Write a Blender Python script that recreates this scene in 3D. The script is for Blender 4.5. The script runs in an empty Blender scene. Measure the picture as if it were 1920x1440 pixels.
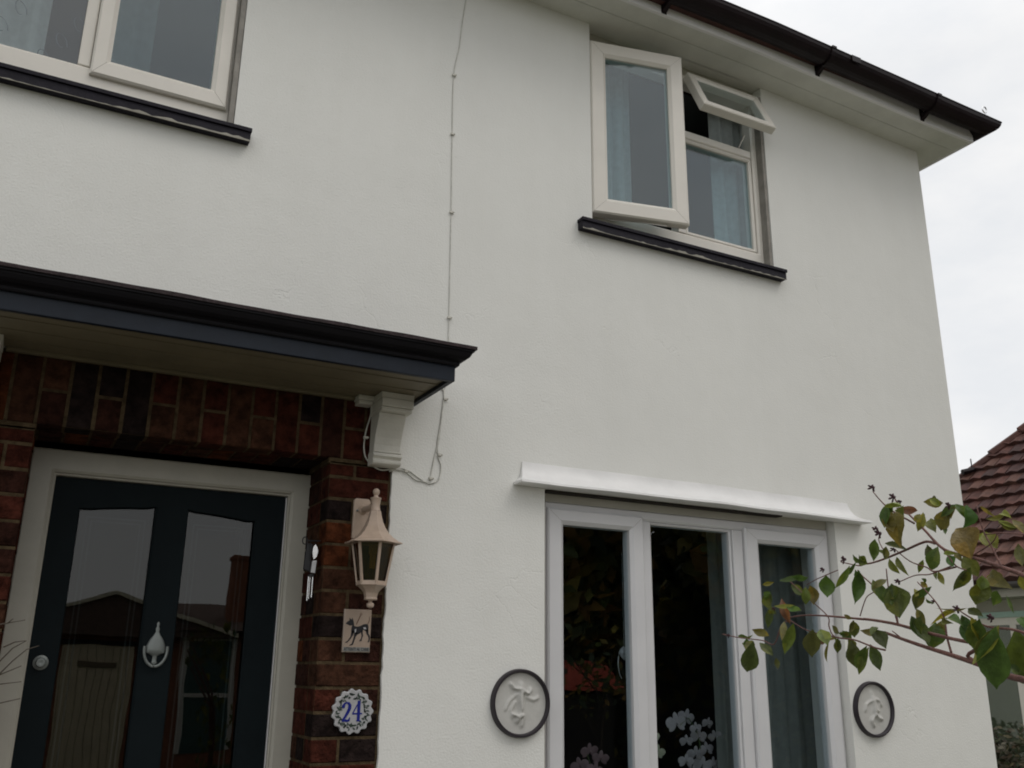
import bpy, bmesh, math, random
from mathutils import Vector, Matrix
PI = math.pi; R = math.radians
scene = bpy.context.scene
COL = scene.collection
rnd = random.Random(7)

# ------------------------------------------------------------------ camera
yaw, pitch, roll = R(27.433), R(16.998), R(0.654)
fwd = Vector((math.sin(yaw)*math.cos(pitch), math.cos(yaw)*math.cos(pitch), math.sin(pitch)))
rt = Vector((math.cos(yaw), -math.sin(yaw), 0)); up = rt.cross(fwd)
r2 = rt*math.cos(roll)+up*math.sin(roll); u2 = -rt*math.sin(roll)+up*math.cos(roll)
cd = bpy.data.cameras.new('camera'); cam = bpy.data.objects.new('camera', cd); COL.objects.link(cam)
m = Matrix((r2, u2, -fwd)).transposed().to_4x4(); m.translation = Vector((0, -3.6, 0)); cam.matrix_world = m
cd.sensor_width = 36; cd.lens = 36*1749.0/1920; cd.clip_start = .02; cd.clip_end = 2000
scene.camera = cam

# ------------------------------------------------------------------ world, sun, exposure
SUN_EL, SUN_AZ = R(52), R(35)     # azimuth from -Y towards +X
w = bpy.data.worlds.new('World'); scene.world = w; w.use_nodes = True
nt = w.node_tree; N = nt.nodes; L = nt.links; N.clear()
out = N.new('ShaderNodeOutputWorld'); bg = N.new('ShaderNodeBackground'); bg.inputs['Strength'].default_value = .1
sky = N.new('ShaderNodeTexSky'); sky.sky_type = 'NISHITA'; sky.sun_disc = False
sky.sun_elevation = SUN_EL; sky.sun_rotation = PI-SUN_AZ
tc = N.new('ShaderNodeTexCoord'); mp = N.new('ShaderNodeMapping'); mp.inputs['Scale'].default_value = (1, 1, 2.2)
nz = N.new('ShaderNodeTexNoise'); nz.inputs['Scale'].default_value = 3.2; nz.inputs['Detail'].default_value = 6; nz.inputs['Roughness'].default_value = .55
cr = N.new('ShaderNodeValToRGB'); e = cr.color_ramp.elements
e[0].position = .38; e[0].color = (.85, .865, .885, 1); e[1].position = .62; e[1].color = (1.0, .99, .975, 1)
vm = N.new('ShaderNodeVectorMath'); vm.operation = 'SCALE'
sx = N.new('ShaderNodeSeparateXYZ'); L.new(tc.outputs['Generated'], sx.inputs[0])       # an overcast sky is brighter overhead
mr = N.new('ShaderNodeMapRange'); mr.inputs['From Min'].default_value = .55; mr.inputs['From Max'].default_value = 1; mr.inputs['To Min'].default_value = 10.1; mr.inputs['To Max'].default_value = 17
L.new(sx.outputs['Z'], mr.inputs[0]); L.new(mr.outputs[0], vm.inputs['Scale'])
mx = N.new('ShaderNodeMix'); mx.data_type = 'RGBA'; mx.inputs[0].default_value = .94
L.new(tc.outputs['Generated'], mp.inputs['Vector']); L.new(mp.outputs[0], nz.inputs['Vector']); L.new(nz.outputs['Fac'], cr.inputs[0])
L.new(cr.outputs[0], vm.inputs[0]); L.new(sky.outputs[0], mx.inputs[6]); L.new(vm.outputs[0], mx.inputs[7])
L.new(mx.outputs[2], bg.inputs[0]); L.new(bg.outputs[0], out.inputs[0])
sd = bpy.data.lights.new('sun', 'SUN'); sd.energy = .5; sd.angle = R(24); sd.color = (1, .95, .88)
so = bpy.data.objects.new('sun', sd); COL.objects.link(so)
sdir = Vector((math.sin(SUN_AZ)*math.cos(SUN_EL), -math.cos(SUN_AZ)*math.cos(SUN_EL), math.sin(SUN_EL)))
so.rotation_euler = sdir.to_track_quat('Z', 'Y').to_euler(); so.location = (5, -12, 15)
vs = scene.view_settings; vs.view_transform = 'Standard'; vs.look = 'None'; vs.exposure = 0; vs.gamma = 1
scene.render.engine = 'CYCLES'; scene.cycles.filter_width = 1.9

# ------------------------------------------------------------------ materials
def mat(name, col=(.5, .5, .5), rough=.6, var=0, vscale=4, bump=0, bscale=60, metal=0, spec=.5, col2=None, attr=False, bump2=0, b2scale=6, coat=0, trans=0, det=4, sheen=0):
    M = bpy.data.materials.new(name); M.use_nodes = True; t = M.node_tree; n = t.nodes; l = t.links
    b = n['Principled BSDF']; b.inputs['Roughness'].default_value = rough; b.inputs['Metallic'].default_value = metal
    b.inputs['Specular IOR Level'].default_value = spec; b.inputs['Base Color'].default_value = (*col, 1)
    b.inputs['Coat Weight'].default_value = coat
    tcn = n.new('ShaderNodeTexCoord'); src = None
    if attr:
        a = n.new('ShaderNodeAttribute'); a.attribute_name = 'Col'; src = a.outputs['Color']
    if var or col2:
        z = n.new('ShaderNodeTexNoise'); z.inputs['Scale'].default_value = vscale; z.inputs['Detail'].default_value = det; z.inputs['Roughness'].default_value = .6
        l.new(tcn.outputs['Object'], z.inputs['Vector'])
        rp = n.new('ShaderNodeValToRGB'); rp.color_ramp.elements[0].position = .35; rp.color_ramp.elements[1].position = .65
        l.new(z.outputs['Fac'], rp.inputs[0])
        if col2: rp.color_ramp.elements[0].color = (*col, 1); rp.color_ramp.elements[1].color = (*col2, 1); c = rp.outputs[0]
        else:
            rp.color_ramp.elements[0].color = (1-var,)*3+(1,); rp.color_ramp.elements[1].color = (1,)*3+(1,)
            mm = n.new('ShaderNodeMix'); mm.data_type = 'RGBA'; mm.blend_type = 'MULTIPLY'; mm.inputs[0].default_value = 1
            if src: l.new(src, mm.inputs[6])
            else: mm.inputs[6].default_value = (*col, 1)
            l.new(rp.outputs[0], mm.inputs[7]); c = mm.outputs[2]
        src = c
    if src: l.new(src, b.inputs['Base Color'])
    prev = None
    for s, sc in ((bump, bscale), (bump2, b2scale)):
        if s:
            z = n.new('ShaderNodeTexNoise'); z.inputs['Scale'].default_value = sc; z.inputs['Detail'].default_value = 4
            l.new(tcn.outputs['Object'], z.inputs['Vector'])
            bb = n.new('ShaderNodeBump'); bb.inputs['Strength'].default_value = s; bb.inputs['Distance'].default_value = .01 if sc > 20 else .05
            l.new(z.outputs['Fac'], bb.inputs['Height'])
            if prev: l.new(prev, bb.inputs['Normal'])
            prev = bb.outputs[0]
    if prev: l.new(prev, b.inputs['Normal'])
    if trans:
        tl = n.new('ShaderNodeBsdfTranslucent'); ms = n.new('ShaderNodeMixShader'); ms.inputs[0].default_value = trans
        if src: l.new(src, tl.inputs[0])
        else: tl.inputs[0].default_value = (*col, 1)
        l.new(b.outputs[0], ms.inputs[1]); l.new(tl.outputs[0], ms.inputs[2]); l.new(ms.outputs[0], n['Material Output'].inputs[0])
    return M

def glass_mat(name, f0=.045, tint=(.93, .96, .95), frost=0):
    M = bpy.data.materials.new(name); M.use_nodes = True; t = M.node_tree; n = t.nodes; l = t.links
    n.remove(n['Principled BSDF'])
    g = n.new('ShaderNodeNewGeometry'); d = n.new('ShaderNodeVectorMath'); d.operation = 'DOT_PRODUCT'
    l.new(g.outputs['Incoming'], d.inputs[0]); l.new(g.outputs['Normal'], d.inputs[1])
    def ma(op, a, b=None):
        k = n.new('ShaderNodeMath'); k.operation = op
        for i, v in enumerate((a, b)):
            if v is None: continue
            if isinstance(v, (int, float)): k.inputs[i].default_value = v
            else: l.new(v, k.inputs[i])
        return k.outputs[0]
    c = ma('ABSOLUTE', d.outputs['Value']); c = ma('SUBTRACT', 1.0, c); c = ma('POWER', c, 5.0); c = ma('MULTIPLY', c, 1-f0); c = ma('ADD', c, f0)
    gl = n.new('ShaderNodeBsdfGlossy'); gl.inputs['Roughness'].default_value = .003; gl.inputs[0].default_value = (1, 1, 1, 1)
    zz = n.new('ShaderNodeTexNoise'); zz.inputs['Scale'].default_value = 2.2; tcn = n.new('ShaderNodeTexCoord'); l.new(tcn.outputs['Object'], zz.inputs['Vector'])
    bb = n.new('ShaderNodeBump'); bb.inputs['Strength'].default_value = .06; bb.inputs['Distance'].default_value = .01; l.new(zz.outputs['Fac'], bb.inputs['Height']); l.new(bb.outputs[0], gl.inputs['Normal'])
    tr = n.new('ShaderNodeBsdfTransparent'); tr.inputs[0].default_value = (*tint, 1)
    base = tr.outputs[0]
    if frost:
        df = n.new('ShaderNodeBsdfDiffuse'); df.inputs[0].default_value = (.42, .46, .50, 1)
        m2 = n.new('ShaderNodeMixShader'); m2.inputs[0].default_value = frost; l.new(tr.outputs[0], m2.inputs[1]); l.new(df.outputs[0], m2.inputs[2]); base = m2.outputs[0]
    ms = n.new('ShaderNodeMixShader'); l.new(c, ms.inputs[0]); l.new(base, ms.inputs[1]); l.new(gl.outputs[0], ms.inputs[2])
    l.new(ms.outputs[0], n['Material Output'].inputs[0]); return M

def add_cracks(M, base, crack):
    """hairline cracks in the painted render, only where a large soft noise allows them"""
    t = M.node_tree; n = t.nodes; l = t.links; b = n['Principled BSDF']
    tcn = n.new('ShaderNodeTexCoord')
    wz = n.new('ShaderNodeTexNoise'); wz.inputs['Scale'].default_value = 3.5; wz.inputs['Detail'].default_value = 6
    l.new(tcn.outputs['Object'], wz.inputs['Vector'])
    ad = n.new('ShaderNodeVectorMath'); ad.operation = 'MULTIPLY_ADD'; ad.inputs[1].default_value = (.35,)*3
    l.new(wz.outputs['Color'], ad.inputs[0]); l.new(tcn.outputs['Object'], ad.inputs[2])
    v = n.new('ShaderNodeTexVoronoi'); v.feature = 'DISTANCE_TO_EDGE'; v.inputs['Scale'].default_value = 1.5; l.new(ad.outputs[0], v.inputs['Vector'])
    r1 = n.new('ShaderNodeMapRange'); r1.inputs['From Min'].default_value = .0; r1.inputs['From Max'].default_value = .006; r1.inputs['To Min'].default_value = 1; r1.inputs['To Max'].default_value = 0
    l.new(v.outputs['Distance'], r1.inputs[0])
    mz = n.new('ShaderNodeTexNoise'); mz.inputs['Scale'].default_value = 1.7; mz.inputs['Detail'].default_value = 1; l.new(tcn.outputs['Object'], mz.inputs['Vector'])
    r2_ = n.new('ShaderNodeMapRange'); r2_.inputs['From Min'].default_value = .56; r2_.inputs['From Max'].default_value = .66; l.new(mz.outputs['Fac'], r2_.inputs[0])
    mu = n.new('ShaderNodeMath'); mu.operation = 'MULTIPLY'; l.new(r1.outputs[0], mu.inputs[0]); l.new(r2_.outputs[0], mu.inputs[1])
    bp = n.new('ShaderNodeBump'); bp.invert = True; bp.inputs['Strength'].default_value = .2; bp.inputs['Distance'].default_value = .01
    l.new(mu.outputs[0], bp.inputs['Height'])
    old = b.inputs['Normal'].links[0].from_socket; l.new(old, bp.inputs['Normal']); l.new(bp.outputs[0], b.inputs['Normal'])

RENDER = mat('painted_render', (.765, .76, .725), .85, var=.05, vscale=1.1, bump=.20, bscale=120, bump2=.06, b2scale=7, spec=.12)
add_cracks(RENDER, None, None)
def add_streaks(M, depth):
    """faint vertical weather streaks in the paint"""
    t = M.node_tree; n = t.nodes; l = t.links; b = n['Principled BSDF']
    tcn = n.new('ShaderNodeTexCoord'); mp_ = n.new('ShaderNodeMapping'); mp_.inputs['Scale'].default_value = (5, 5, .55); l.new(tcn.outputs['Object'], mp_.inputs['Vector'])
    z = n.new('ShaderNodeTexNoise'); z.inputs['Scale'].default_value = 1.6; z.inputs['Detail'].default_value = 7; z.inputs['Roughness'].default_value = .65; l.new(mp_.outputs[0], z.inputs['Vector'])
    rp_ = n.new('ShaderNodeValToRGB'); rp_.color_ramp.elements[0].position = .32; rp_.color_ramp.elements[1].position = .6
    rp_.color_ramp.elements[0].color = (1-depth, 1-depth*1.08, 1-depth*1.3, 1); rp_.color_ramp.elements[1].color = (1, 1, 1, 1); l.new(z.outputs['Fac'], rp_.inputs[0])
    mm = n.new('ShaderNodeMix'); mm.data_type = 'RGBA'; mm.blend_type = 'MULTIPLY'; mm.inputs[0].default_value = 1
    l.new(b.inputs['Base Color'].links[0].from_socket, mm.inputs[6]); l.new(rp_.outputs[0], mm.inputs[7]); l.new(mm.outputs[2], b.inputs['Base Color'])
add_streaks(RENDER, .016)
WPAINT = mat('white_gloss_paint', (.78, .77, .76), .42, var=.05, vscale=9, bump=.08, bscale=40)
CPAINT = mat('cream_masonry_paint', (.62, .60, .54), .7, var=.12, vscale=9, bump=.15, bscale=50)
UPVC = mat('white_plastic_frame', (.74, .70, .635), .33, var=.06, vscale=5)
UPVC2 = mat('white_plastic_frame_clean', (.64, .635, .645), .33, var=.05, vscale=5)
TIMBER = mat('cream_painted_timber', (.43, .41, .35), .45, var=.1, vscale=7, bump=.1, bscale=35)
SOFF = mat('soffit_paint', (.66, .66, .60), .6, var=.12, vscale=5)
SOFFB = mat('shaded_porch_soffit', (.19, .16, .10), .6, var=.2, vscale=4)  # the boards are pale; the shade under the porch is put into this colour
SEAL2 = mat('grimy_paint_lip', (.36, .34, .29), .8, var=.3, vscale=14)
SEAL = mat('dirty_sealant', (.22, .19, .15), .8, var=.4, vscale=30)
GUTTER = mat('brown_plastic_gutter', (.010, .0045, .006), .5, spec=.22, var=.3, vscale=12)
NAVY = mat('navy_painted_board', (.010, .015, .025), .5, spec=.25, var=.25, vscale=11, bump=.1, bscale=30)
CROWN = mat('black_moulding_paint', (.004, .003, .005), .6, spec=.2, var=.3, vscale=15, bump=.1, bscale=30)
FELT = mat('roofing_felt', (.035, .022, .024), .9, var=.5, vscale=25, bump=.6, bscale=80)
SILL = mat('dark_slate_sill_paint', (.013, .011, .018), .6, spec=.2, var=.3, vscale=20, bump=.3, bscale=60)
DOORM = mat('dark_teal_door', (.006, .0105, .0125), .6, spec=.1, var=.2, vscale=6, bump=.12, bscale=25)
BRICK = mat('old_brick', attr=True, var=.65, vscale=22, rough=.95, bump=.8, bscale=70, bump2=.5, b2scale=18, spec=.08)
MORTAR = mat('brick_mortar', (.105, .075, .043), .95, var=.5, vscale=30, bump=.8, bscale=90, spec=.05)
GLASS = glass_mat('window_glass', f0=.062, tint=(.90, .95, .97))
GLASSN = glass_mat('upper_window_glass', f0=.066, tint=(.80, .91, .95))
DOORGL = glass_mat('door_glass', f0=.040, tint=(.45, .48, .48))
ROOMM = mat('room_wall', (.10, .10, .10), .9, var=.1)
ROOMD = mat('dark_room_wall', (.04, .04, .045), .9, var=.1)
NET = mat('net_curtain', (.64, .66, .63), .9, var=.12, vscale=30, trans=.5)
CURT = mat('blue_grey_curtain', (.215, .225, .205), .9, var=.15, vscale=20, trans=.35)
CABLE = mat('painted_cable', (.62, .61, .56), .5, var=.25, vscale=40)
SILVER = mat('satin_nickel', (.22, .24, .23), .45, metal=.5, var=.15, vscale=20)
LANT = mat('pink_beige_painted_metal', (.47, .36, .28), .42, var=.12, vscale=30)
AMBER = glass_mat('amber_lantern_glass', f0=.05, tint=(.50, .42, .22))
BULBM = mat('white_lamp_tube', (.75, .72, .6), .3)
TERRA = mat('roof_tile', attr=True, rough=.85, var=.45, vscale=9, bump=.5, bscale=30)
PLASTER = mat('white_plaster_relief', (.52, .51, .48), .6, var=.08, vscale=25, bump=.12, bscale=60)
RIM = mat('dark_plum_rim', (.022, .016, .022), .45, var=.3, vscale=20)
CERAM = mat('glazed_white_ceramic', (.42, .42, .43), .15, var=.12, vscale=20, coat=.6)
BEIGE = mat('glazed_beige_ceramic', (.36, .28, .22), .25, var=.1, vscale=20, coat=.4)
INKBLUE = mat('cobalt_glaze', (.012, .02, .19), .2)
INKBLK = mat('black_glaze', (.01, .01, .013), .3)
INKBR = mat('brown_glaze', (.10, .04, .015), .3)
INKGRN = mat('grey_green_glaze', (.05, .075, .06), .3, var=.5, vscale=120)
BLACKM = mat('black_wrought_metal', (.008, .008, .01), .5)
ALUM = mat('bright_aluminium', (.80, .80, .80), .25, metal=1)
LEAF = mat('shrub_leaf', attr=True, rough=.42, var=.35, vscale=70, bump=.3, bscale=160, trans=.3, spec=.4)
BARK = mat('reddish_shrub_bark', (.17, .075, .06), .6, var=.45, vscale=90, bump=.3, bscale=200)
CALYXM = mat('dark_red_calyx', (.05, .012, .018), .6, var=.3, vscale=90)
TWIGM = mat('thin_brown_twig', (.06, .045, .03), .7)
TREEM = mat('tree_leaf', attr=True, rough=.6, var=.6, vscale=1.2, trans=.3)
TRUNK = mat('tree_bark', (.07, .055, .04), .9, var=.4, vscale=8, bump=.6, bscale=20)
GRASS = mat('lawn_grass', (.04, .06, .02), .95, col2=(.065, .075, .03), vscale=3, bump=.5, bscale=60)
PAVE = mat('paved_drive', (.14, .125, .11), .9, var=.3, vscale=5, bump=.4, bscale=40)
NWALL = mat('cream_render', (.50, .48, .40), .85, var=.1, vscale=2, bump=.3, bscale=80)
GREENP = mat('pale_green_painted_frame', (.38, .55, .48), .4, var=.1)
HEDGE = mat('hedge_leaf', attr=True, rough=.7, var=.3, vscale=10, trans=.2)
PETAL = mat('white_petal', (.34, .31, .32), .5, var=.1, vscale=40, trans=.3)
PETALP = mat('pink_petal', (.24, .15, .16), .5, var=.2, vscale=40, trans=.3)
PETALY = mat('cream_petal', (.44, .44, .32), .5, var=.1, vscale=40, trans=.3)
STEMM = mat('orchid_stem', (.06, .10, .03), .5)

# ------------------------------------------------------------------ builders
class MB:
    def __init__(s): s.v = []; s.f = []; s.c = []; s.mi = []; s.mats = []; s.cm = 0
    def use(s, m):
        if m not in s.mats: s.mats.append(m)
        s.cm = s.mats.index(m); return s
    def face(s, ids, c=None): s.f.append(tuple(ids)); s.c.append(c or (1, 1, 1)); s.mi.append(s.cm)
    def poly(s, pts, c=None):
        b = len(s.v); s.v += [tuple(p) for p in pts]; s.face(range(b, b+len(pts)), c)
    def box(s, x0, x1, y0, y1, z0, z1, c=None, rot=None, org=None):
        P = [(x0, y0, z0), (x1, y0, z0), (x1, y1, z0), (x0, y1, z0), (x0, y0, z1), (x1, y0, z1), (x1, y1, z1), (x0, y1, z1)]
        if rot is not None:
            o = Vector(org); P = [tuple(rot @ (Vector(p)-o)+o) for p in P]
        b = len(s.v); s.v += P
        for q in ((0, 3, 2, 1), (4, 5, 6, 7), (0, 1, 5, 4), (1, 2, 6, 5), (2, 3, 7, 6), (3, 0, 4, 7)): s.face([b+i for i in q], c)
        return s
    def bbox(s, x0, x1, y0, y1, z0, z1, b, c=None):
        """box with chamfered front (min y) face"""
        P = []
        for y, k in ((y1, 0), (y0+b, 0), (y0, b)):
            P += [(x0+k, y, z0+k), (x1-k, y, z0+k), (x1-k, y, z1-k), (x0+k, y, z1-k)]
        o = len(s.v); s.v += P
        s.face([o+3, o+2, o+1, o], c); s.face([o+8, o+9, o+10, o+11], c)
        for a in (0, 4):
            for i in range(4):
                j = (i+1) % 4; s.face([o+a+i, o+a+j, o+a+4+j, o+a+4+i], c)
        return s
    def ext(s, prof, a0, a1, axis='x', c=None, caps=True):
        """extrude a closed profile [(u,v)]; axis x: (y,z) profile; axis y: (x,z); axis z: (x,y)"""
        def P(u, v, a): return {'x': (a, u, v), 'y': (u, a, v), 'z': (u, v, a)}[axis]
        b = len(s.v); n = len(prof); s.v += [P(u, v, a0) for u, v in prof]+[P(u, v, a1) for u, v in prof]
        for i in range(n):
            j = (i+1) % n; s.face([b+i, b+j, b+n+j, b+n+i], c)
        if caps: s.face(list(range(b+n-1, b-1, -1)), c); s.face(list(range(b+n, b+2*n)), c)
        return s
    def tube(s, pts, r0, r1=None, n=8, c=None):
        r1 = r0 if r1 is None else r1; pts = [Vector(p) for p in pts]; b = len(s.v); k = len(pts)
        ref = Vector((0, 0, 1))
        for i, p in enumerate(pts):
            d = (pts[min(i+1, k-1)]-pts[max(i-1, 0)]).normalized()
            if abs(d.dot(ref)) > .95: ref = Vector((1, 0, 0)) if abs(d.x) < .9 else Vector((0, 1, 0))
            a = d.cross(ref).normalized(); bb = d.cross(a).normalized(); ref = a.cross(d).normalized() if False else ref
            r = r0+(r1-r0)*i/max(1, k-1)
            for j in range(n):
                t = 2*PI*j/n; s.v.append(tuple(p+(a*math.cos(t)+bb*math.sin(t))*r))
        for i in range(k-1):
            for j in range(n):
                j2 = (j+1) % n; s.face([b+i*n+j, b+i*n+j2, b+(i+1)*n+j2, b+(i+1)*n+j], c)
        s.face(list(range(b, b+n)), c); s.face(list(range(b+(k-1)*n, b+k*n))[::-1], c)
        return s
    def lathe(s, prof, cen, n=24, axis='z', c=None, ph=0, sq=1, caps=True):
        """prof [(r,h)] about the axis through cen"""
        b = len(s.v); cx, cy, cz = cen
        for r, h in prof:
            for j in range(n):
                t = 2*PI*j/n+ph; u = r*math.cos(t); v = r*math.sin(t)
                s.v.append((cx+u, cy+v*sq, cz+h) if axis == 'z' else (cx+u, cy+h, cz+v))
        k = len(prof)
        for i in range(k-1):
            for j in range(n):
                j2 = (j+1) % n; s.face([b+i*n+j, b+i*n+j2, b+(i+1)*n+j2, b+(i+1)*n+j], c)
        if caps: s.face(list(range(b, b+n))[::-1], c); s.face(list(range(b+(k-1)*n, b+k*n)), c)
        return s
    def build(s, name, m=None, parent=None, smooth=False, bevel=0, seg=2, org=None, fixn=True):
        me = bpy.data.meshes.new(name); o = Vector(org) if org is not None else Vector((0, 0, 0))
        me.from_pydata([tuple(Vector(v)-o) for v in s.v], [], s.f)
        ms = s.mats if s.mats else [m]
        for k in ms: me.materials.append(k)
        if s.mats:
            for i, p in enumerate(me.polygons): p.material_index = s.mi[i]
        at = me.color_attributes.new('Col', 'FLOAT_COLOR', 'CORNER'); li = 0
        for i, p in enumerate(me.polygons):
            cc = (*s.c[i], 1)
            for q in p.loop_indices: at.data[q].color = cc
        if fixn:
            bm = bmesh.new(); bm.from_mesh(me); bmesh.ops.recalc_face_normals(bm, faces=bm.faces); bm.to_mesh(me); bm.free()
        if smooth:
            for p in me.polygons: p.use_smooth = True
            if smooth != 'all': me.set_sharp_from_angle(angle=R(38))
        ob = bpy.data.objects.new(name, me); COL.objects.link(ob); ob.location = o
        if bevel:
            bv = ob.modifiers.new('bevel', 'BEVEL'); bv.width = bevel; bv.segments = seg; bv.limit_method = 'ANGLE'; bv.angle_limit = R(40)
        if parent: attach(ob, parent)
        return ob

def attach(ob, parent):
    loc = ob.location.copy(); ob.parent = parent; ob.location = loc-wloc(parent)
def wloc(o):
    v = o.location.copy()
    while o.parent: o = o.parent; v += o.location
    return v
def tag(o, label=None, cat=None, group=None, kind=None):
    for k, v in (('label', label), ('category', cat), ('group', group), ('kind', kind)):
        if v: o[k] = v
    return o
def empty(name, loc, label, cat, group=None):
    o = bpy.data.objects.new(name, None); COL.objects.link(o); o.location = loc; o.empty_display_size = .1
    return tag(o, label, cat, group)
GZ = -1.5

# ------------------------------------------------------------------ ground
g = MB()
ys = [-200, -60, -30, -22, -16, -10, -6, -2, 0, 30, 120]; zs = [-3.2, -3.2, -3.1, -2.6, -2.1, -1.7, -1.5, -1.5, -1.5, -1.5, -1.5]
xs = [-150, -60, -20, -6, 0, 6, 12, 20, 60, 150]
for i in range(len(ys)-1):
    for j in range(len(xs)-1):
        g.poly([(xs[j], ys[i], zs[i]), (xs[j+1], ys[i], zs[i]), (xs[j+1], ys[i+1], zs[i+1]), (xs[j], ys[i+1], zs[i+1])])
tag(g.build('ground', GRASS), kind='structure')
p = MB(); p.box(1.8, 9.0, -8, -1.2, GZ-.05, GZ+.012); tag(p.build('bounce_patio', mat('pale_bounce_slab', (.34, .32, .28), .9, var=.25, vscale=3, bump=.3, bscale=30)), kind='structure')  # unseen pale paving, added to bounce light up onto soffit, frames and wall
p = MB(); p.box(-3.2, 1.6, -7, -.02, GZ-.05, GZ+.012); tag(p.build('path', PAVE), kind='structure')

# ------------------------------------------------------------------ the white house
house = empty('white_rendered_house', (1.0, 0, GZ), 'white rendered two storey house with dark door and brown gutter', 'house')
XR = 4.86; XL = -5.0; YB = 8.0; ZT = 3.37
OPEN = [(2.315, 3.52, 2.150, ZT-.005), (-1.05, .535, 2.152, ZT-.005), (2.04, 3.806, -.78, .775), (-.27, 1.322, GZ, .792), (-.21, 1.235, .792, 1.075)]
def wall_grid(mb, x0, x1, z0, z1, y0, y1, ops):
    X = sorted({x0, x1, *[o[0] for o in ops], *[o[1] for o in ops]}); Z = sorted({z0, z1, *[o[2] for o in ops], *[o[3] for o in ops]})
    def hole(i, j):
        if i < 0 or j < 0 or i >= len(X)-1 or j >= len(Z)-1: return False
        cx = (X[i]+X[i+1])/2; cz = (Z[j]+Z[j+1])/2
        return any(o[0] < cx < o[1] and o[2] < cz < o[3] for o in ops)
    for i in range(len(X)-1):
        for j in range(len(Z)-1):
            a, b, c, d = X[i], X[i+1], Z[j], Z[j+1]
            if not hole(i, j):
                mb.poly([(a, y0, c), (b, y0, c), (b, y0, d), (a, y0, d)]); mb.poly([(a, y1, d), (b, y1, d), (b, y1, c), (a, y1, c)])
            else:
                if not hole(i-1, j): mb.poly([(a, y0, c), (a, y0, d), (a, y1, d), (a, y1, c)])
                if not hole(i+1, j): mb.poly([(b, y0, d), (b, y0, c), (b, y1, c), (b, y1, d)])
                if not hole(i, j-1): mb.poly([(a, y0, c), (a, y1, c), (b, y1, c), (b, y0, c)])
                if not hole(i, j+1) and d < z1: mb.poly([(a, y1, d), (a, y0, d), (b, y0, d), (b, y1, d)])
wl = MB(); wall_grid(wl, XL, XR, GZ, ZT, 0, .26, OPEN)
wl.poly([(XR, 0, GZ), (XR, YB, GZ), (XR, YB, ZT), (XR, 0, ZT)]); wl.poly([(XL, YB, GZ), (XL, 0, GZ), (XL, 0, ZT), (XL, YB, ZT)])
wl.poly([(XR, YB, GZ), (XL, YB, GZ), (XL, YB, ZT), (XR, YB, ZT)])
# ragged painted edge of the render where it meets the brick pier, built as a thin lip
zz = GZ; pts = []
while zz < .792:
    pts.append((1.314+.002*math.sin(zz*35)+rnd.uniform(-.0025, .0025), zz)); zz += .03
pts.append((1.312, .792))
for i in range(len(pts)-1):
    (a, za), (b, zb) = pts[i], pts[i+1]
    wl.poly([(a, -.0015, za), (1.3235, -.0015, za), (1.3235, -.0015, zb), (b, -.0015, zb)]); wl.poly([(a, .014, za), (a, -.0015, za), (b, -.0015, zb), (b, .014, zb)])
xx = 1.235
wl.build('rendered_wall', RENDER, house, fixn=False)

# brick surround of the porch: every brick a chamfered block, mortar bed behind
def brick_col():
    k = rnd.random()
    if k < .36: c = (.105, .030, .019)
    elif k < .60: c = (.066, .026, .018)
    elif k < .80: c = (.032, .021, .019)
    elif k < .90: c = (.15, .046, .018)
    else: c = (.10, .044, .026)
    f = rnd.uniform(.8, 1.15)*.74; return tuple(v*f for v in c)
bk = MB(); YF = .010; J = .011
def brick(x0, x1, z0, z1, y0=YF, y1=YF+.1):
    dy = rnd.uniform(0, .004); bk.bbox(x0+J/2, x1-J/2, y0+dy, y1, z0+J/2, z1-J/2, .004, brick_col())
ZP = .735-.09*0
rows = []; z = .801
zc = [.803, .735+.006]
k = 0
zt = .792
while zt > GZ-.05:
    zb = ZP-.09*k
    if zb > zt-.02: k += 1; continue
    # right pier, front
    if k % 2: brick(1.05, 1.312, zb, zt)
    else: brick(1.05, 1.160, zb, zt); brick(1.160, 1.312, zb, zt)
    # left pier, front
    if k % 2: brick(-.26, -.10, zb, zt); brick(-.10, -.012, zb, zt)
    else: brick(-.26, -.012, zb, zt)
    # reveals (sides of the opening)
    for xe, sgn in ((1.05, 1), (-.012, -1)):
        segs = ((YF+.102, YF+.31),) if k % 2 else ((YF+.102, YF+.205), (YF+.205, YF+.31))
        for (a, b) in segs:
            cc = brick_col(); d = rnd.uniform(0, .003)
            xa, xb = (xe+d, xe+.1) if sgn > 0 else (xe-.1, xe-d)
            bk.box(xa, xb, a+J/2, b-J/2, zb+J/2, zt-J/2, cc)
    zt = zb; k += 1
# soldier course over the door
xs_ = -.115; i = 0; z0s, z1s = .806, 1.064
while xs_ < 1.19:
    w_ = .0935
    if i % 2 == 0: brick(xs_, xs_+w_, z0s, z1s)
    else:
        zm = (z0s+z1s)/2+.004; brick(xs_, xs_+w_, z0s, zm); brick(xs_, xs_+w_, zm, z1s)
    xs_ += w_; i += 1
brick(-.205, -.115, .806, 1.064)
brick(1.193, 1.235, .80, 1.064)
for x0_ in range(12):   # soffit bricks of the arch, behind the front ones
    a = -.01+x0_*.0885
    bk.box(a+J/2, a+.0885-J/2, YF+.105, YF+.27, .808, .9, brick_col())
bw = bk.build('brick_surround', BRICK, house)
mo = MB(); mo.box(1.056, 1.318, YF+.006, .3, GZ, .796); mo.box(-.266, -.018, YF+.006, .3, GZ, .796); mo.box(-.206, 1.2345, YF+.006, .3, .812, 1.07); mo.box(1.05, 1.2345, YF+.006, .3, .79, .815); mo.box(-.206, -.015, YF+.006, .3, .79, .815)
for xa in (-.18, -.05, .09, .17, .33, .52, .66, 1.09, 1.16): pass
mo.build('mortar_bed', MORTAR, bw)

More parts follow.
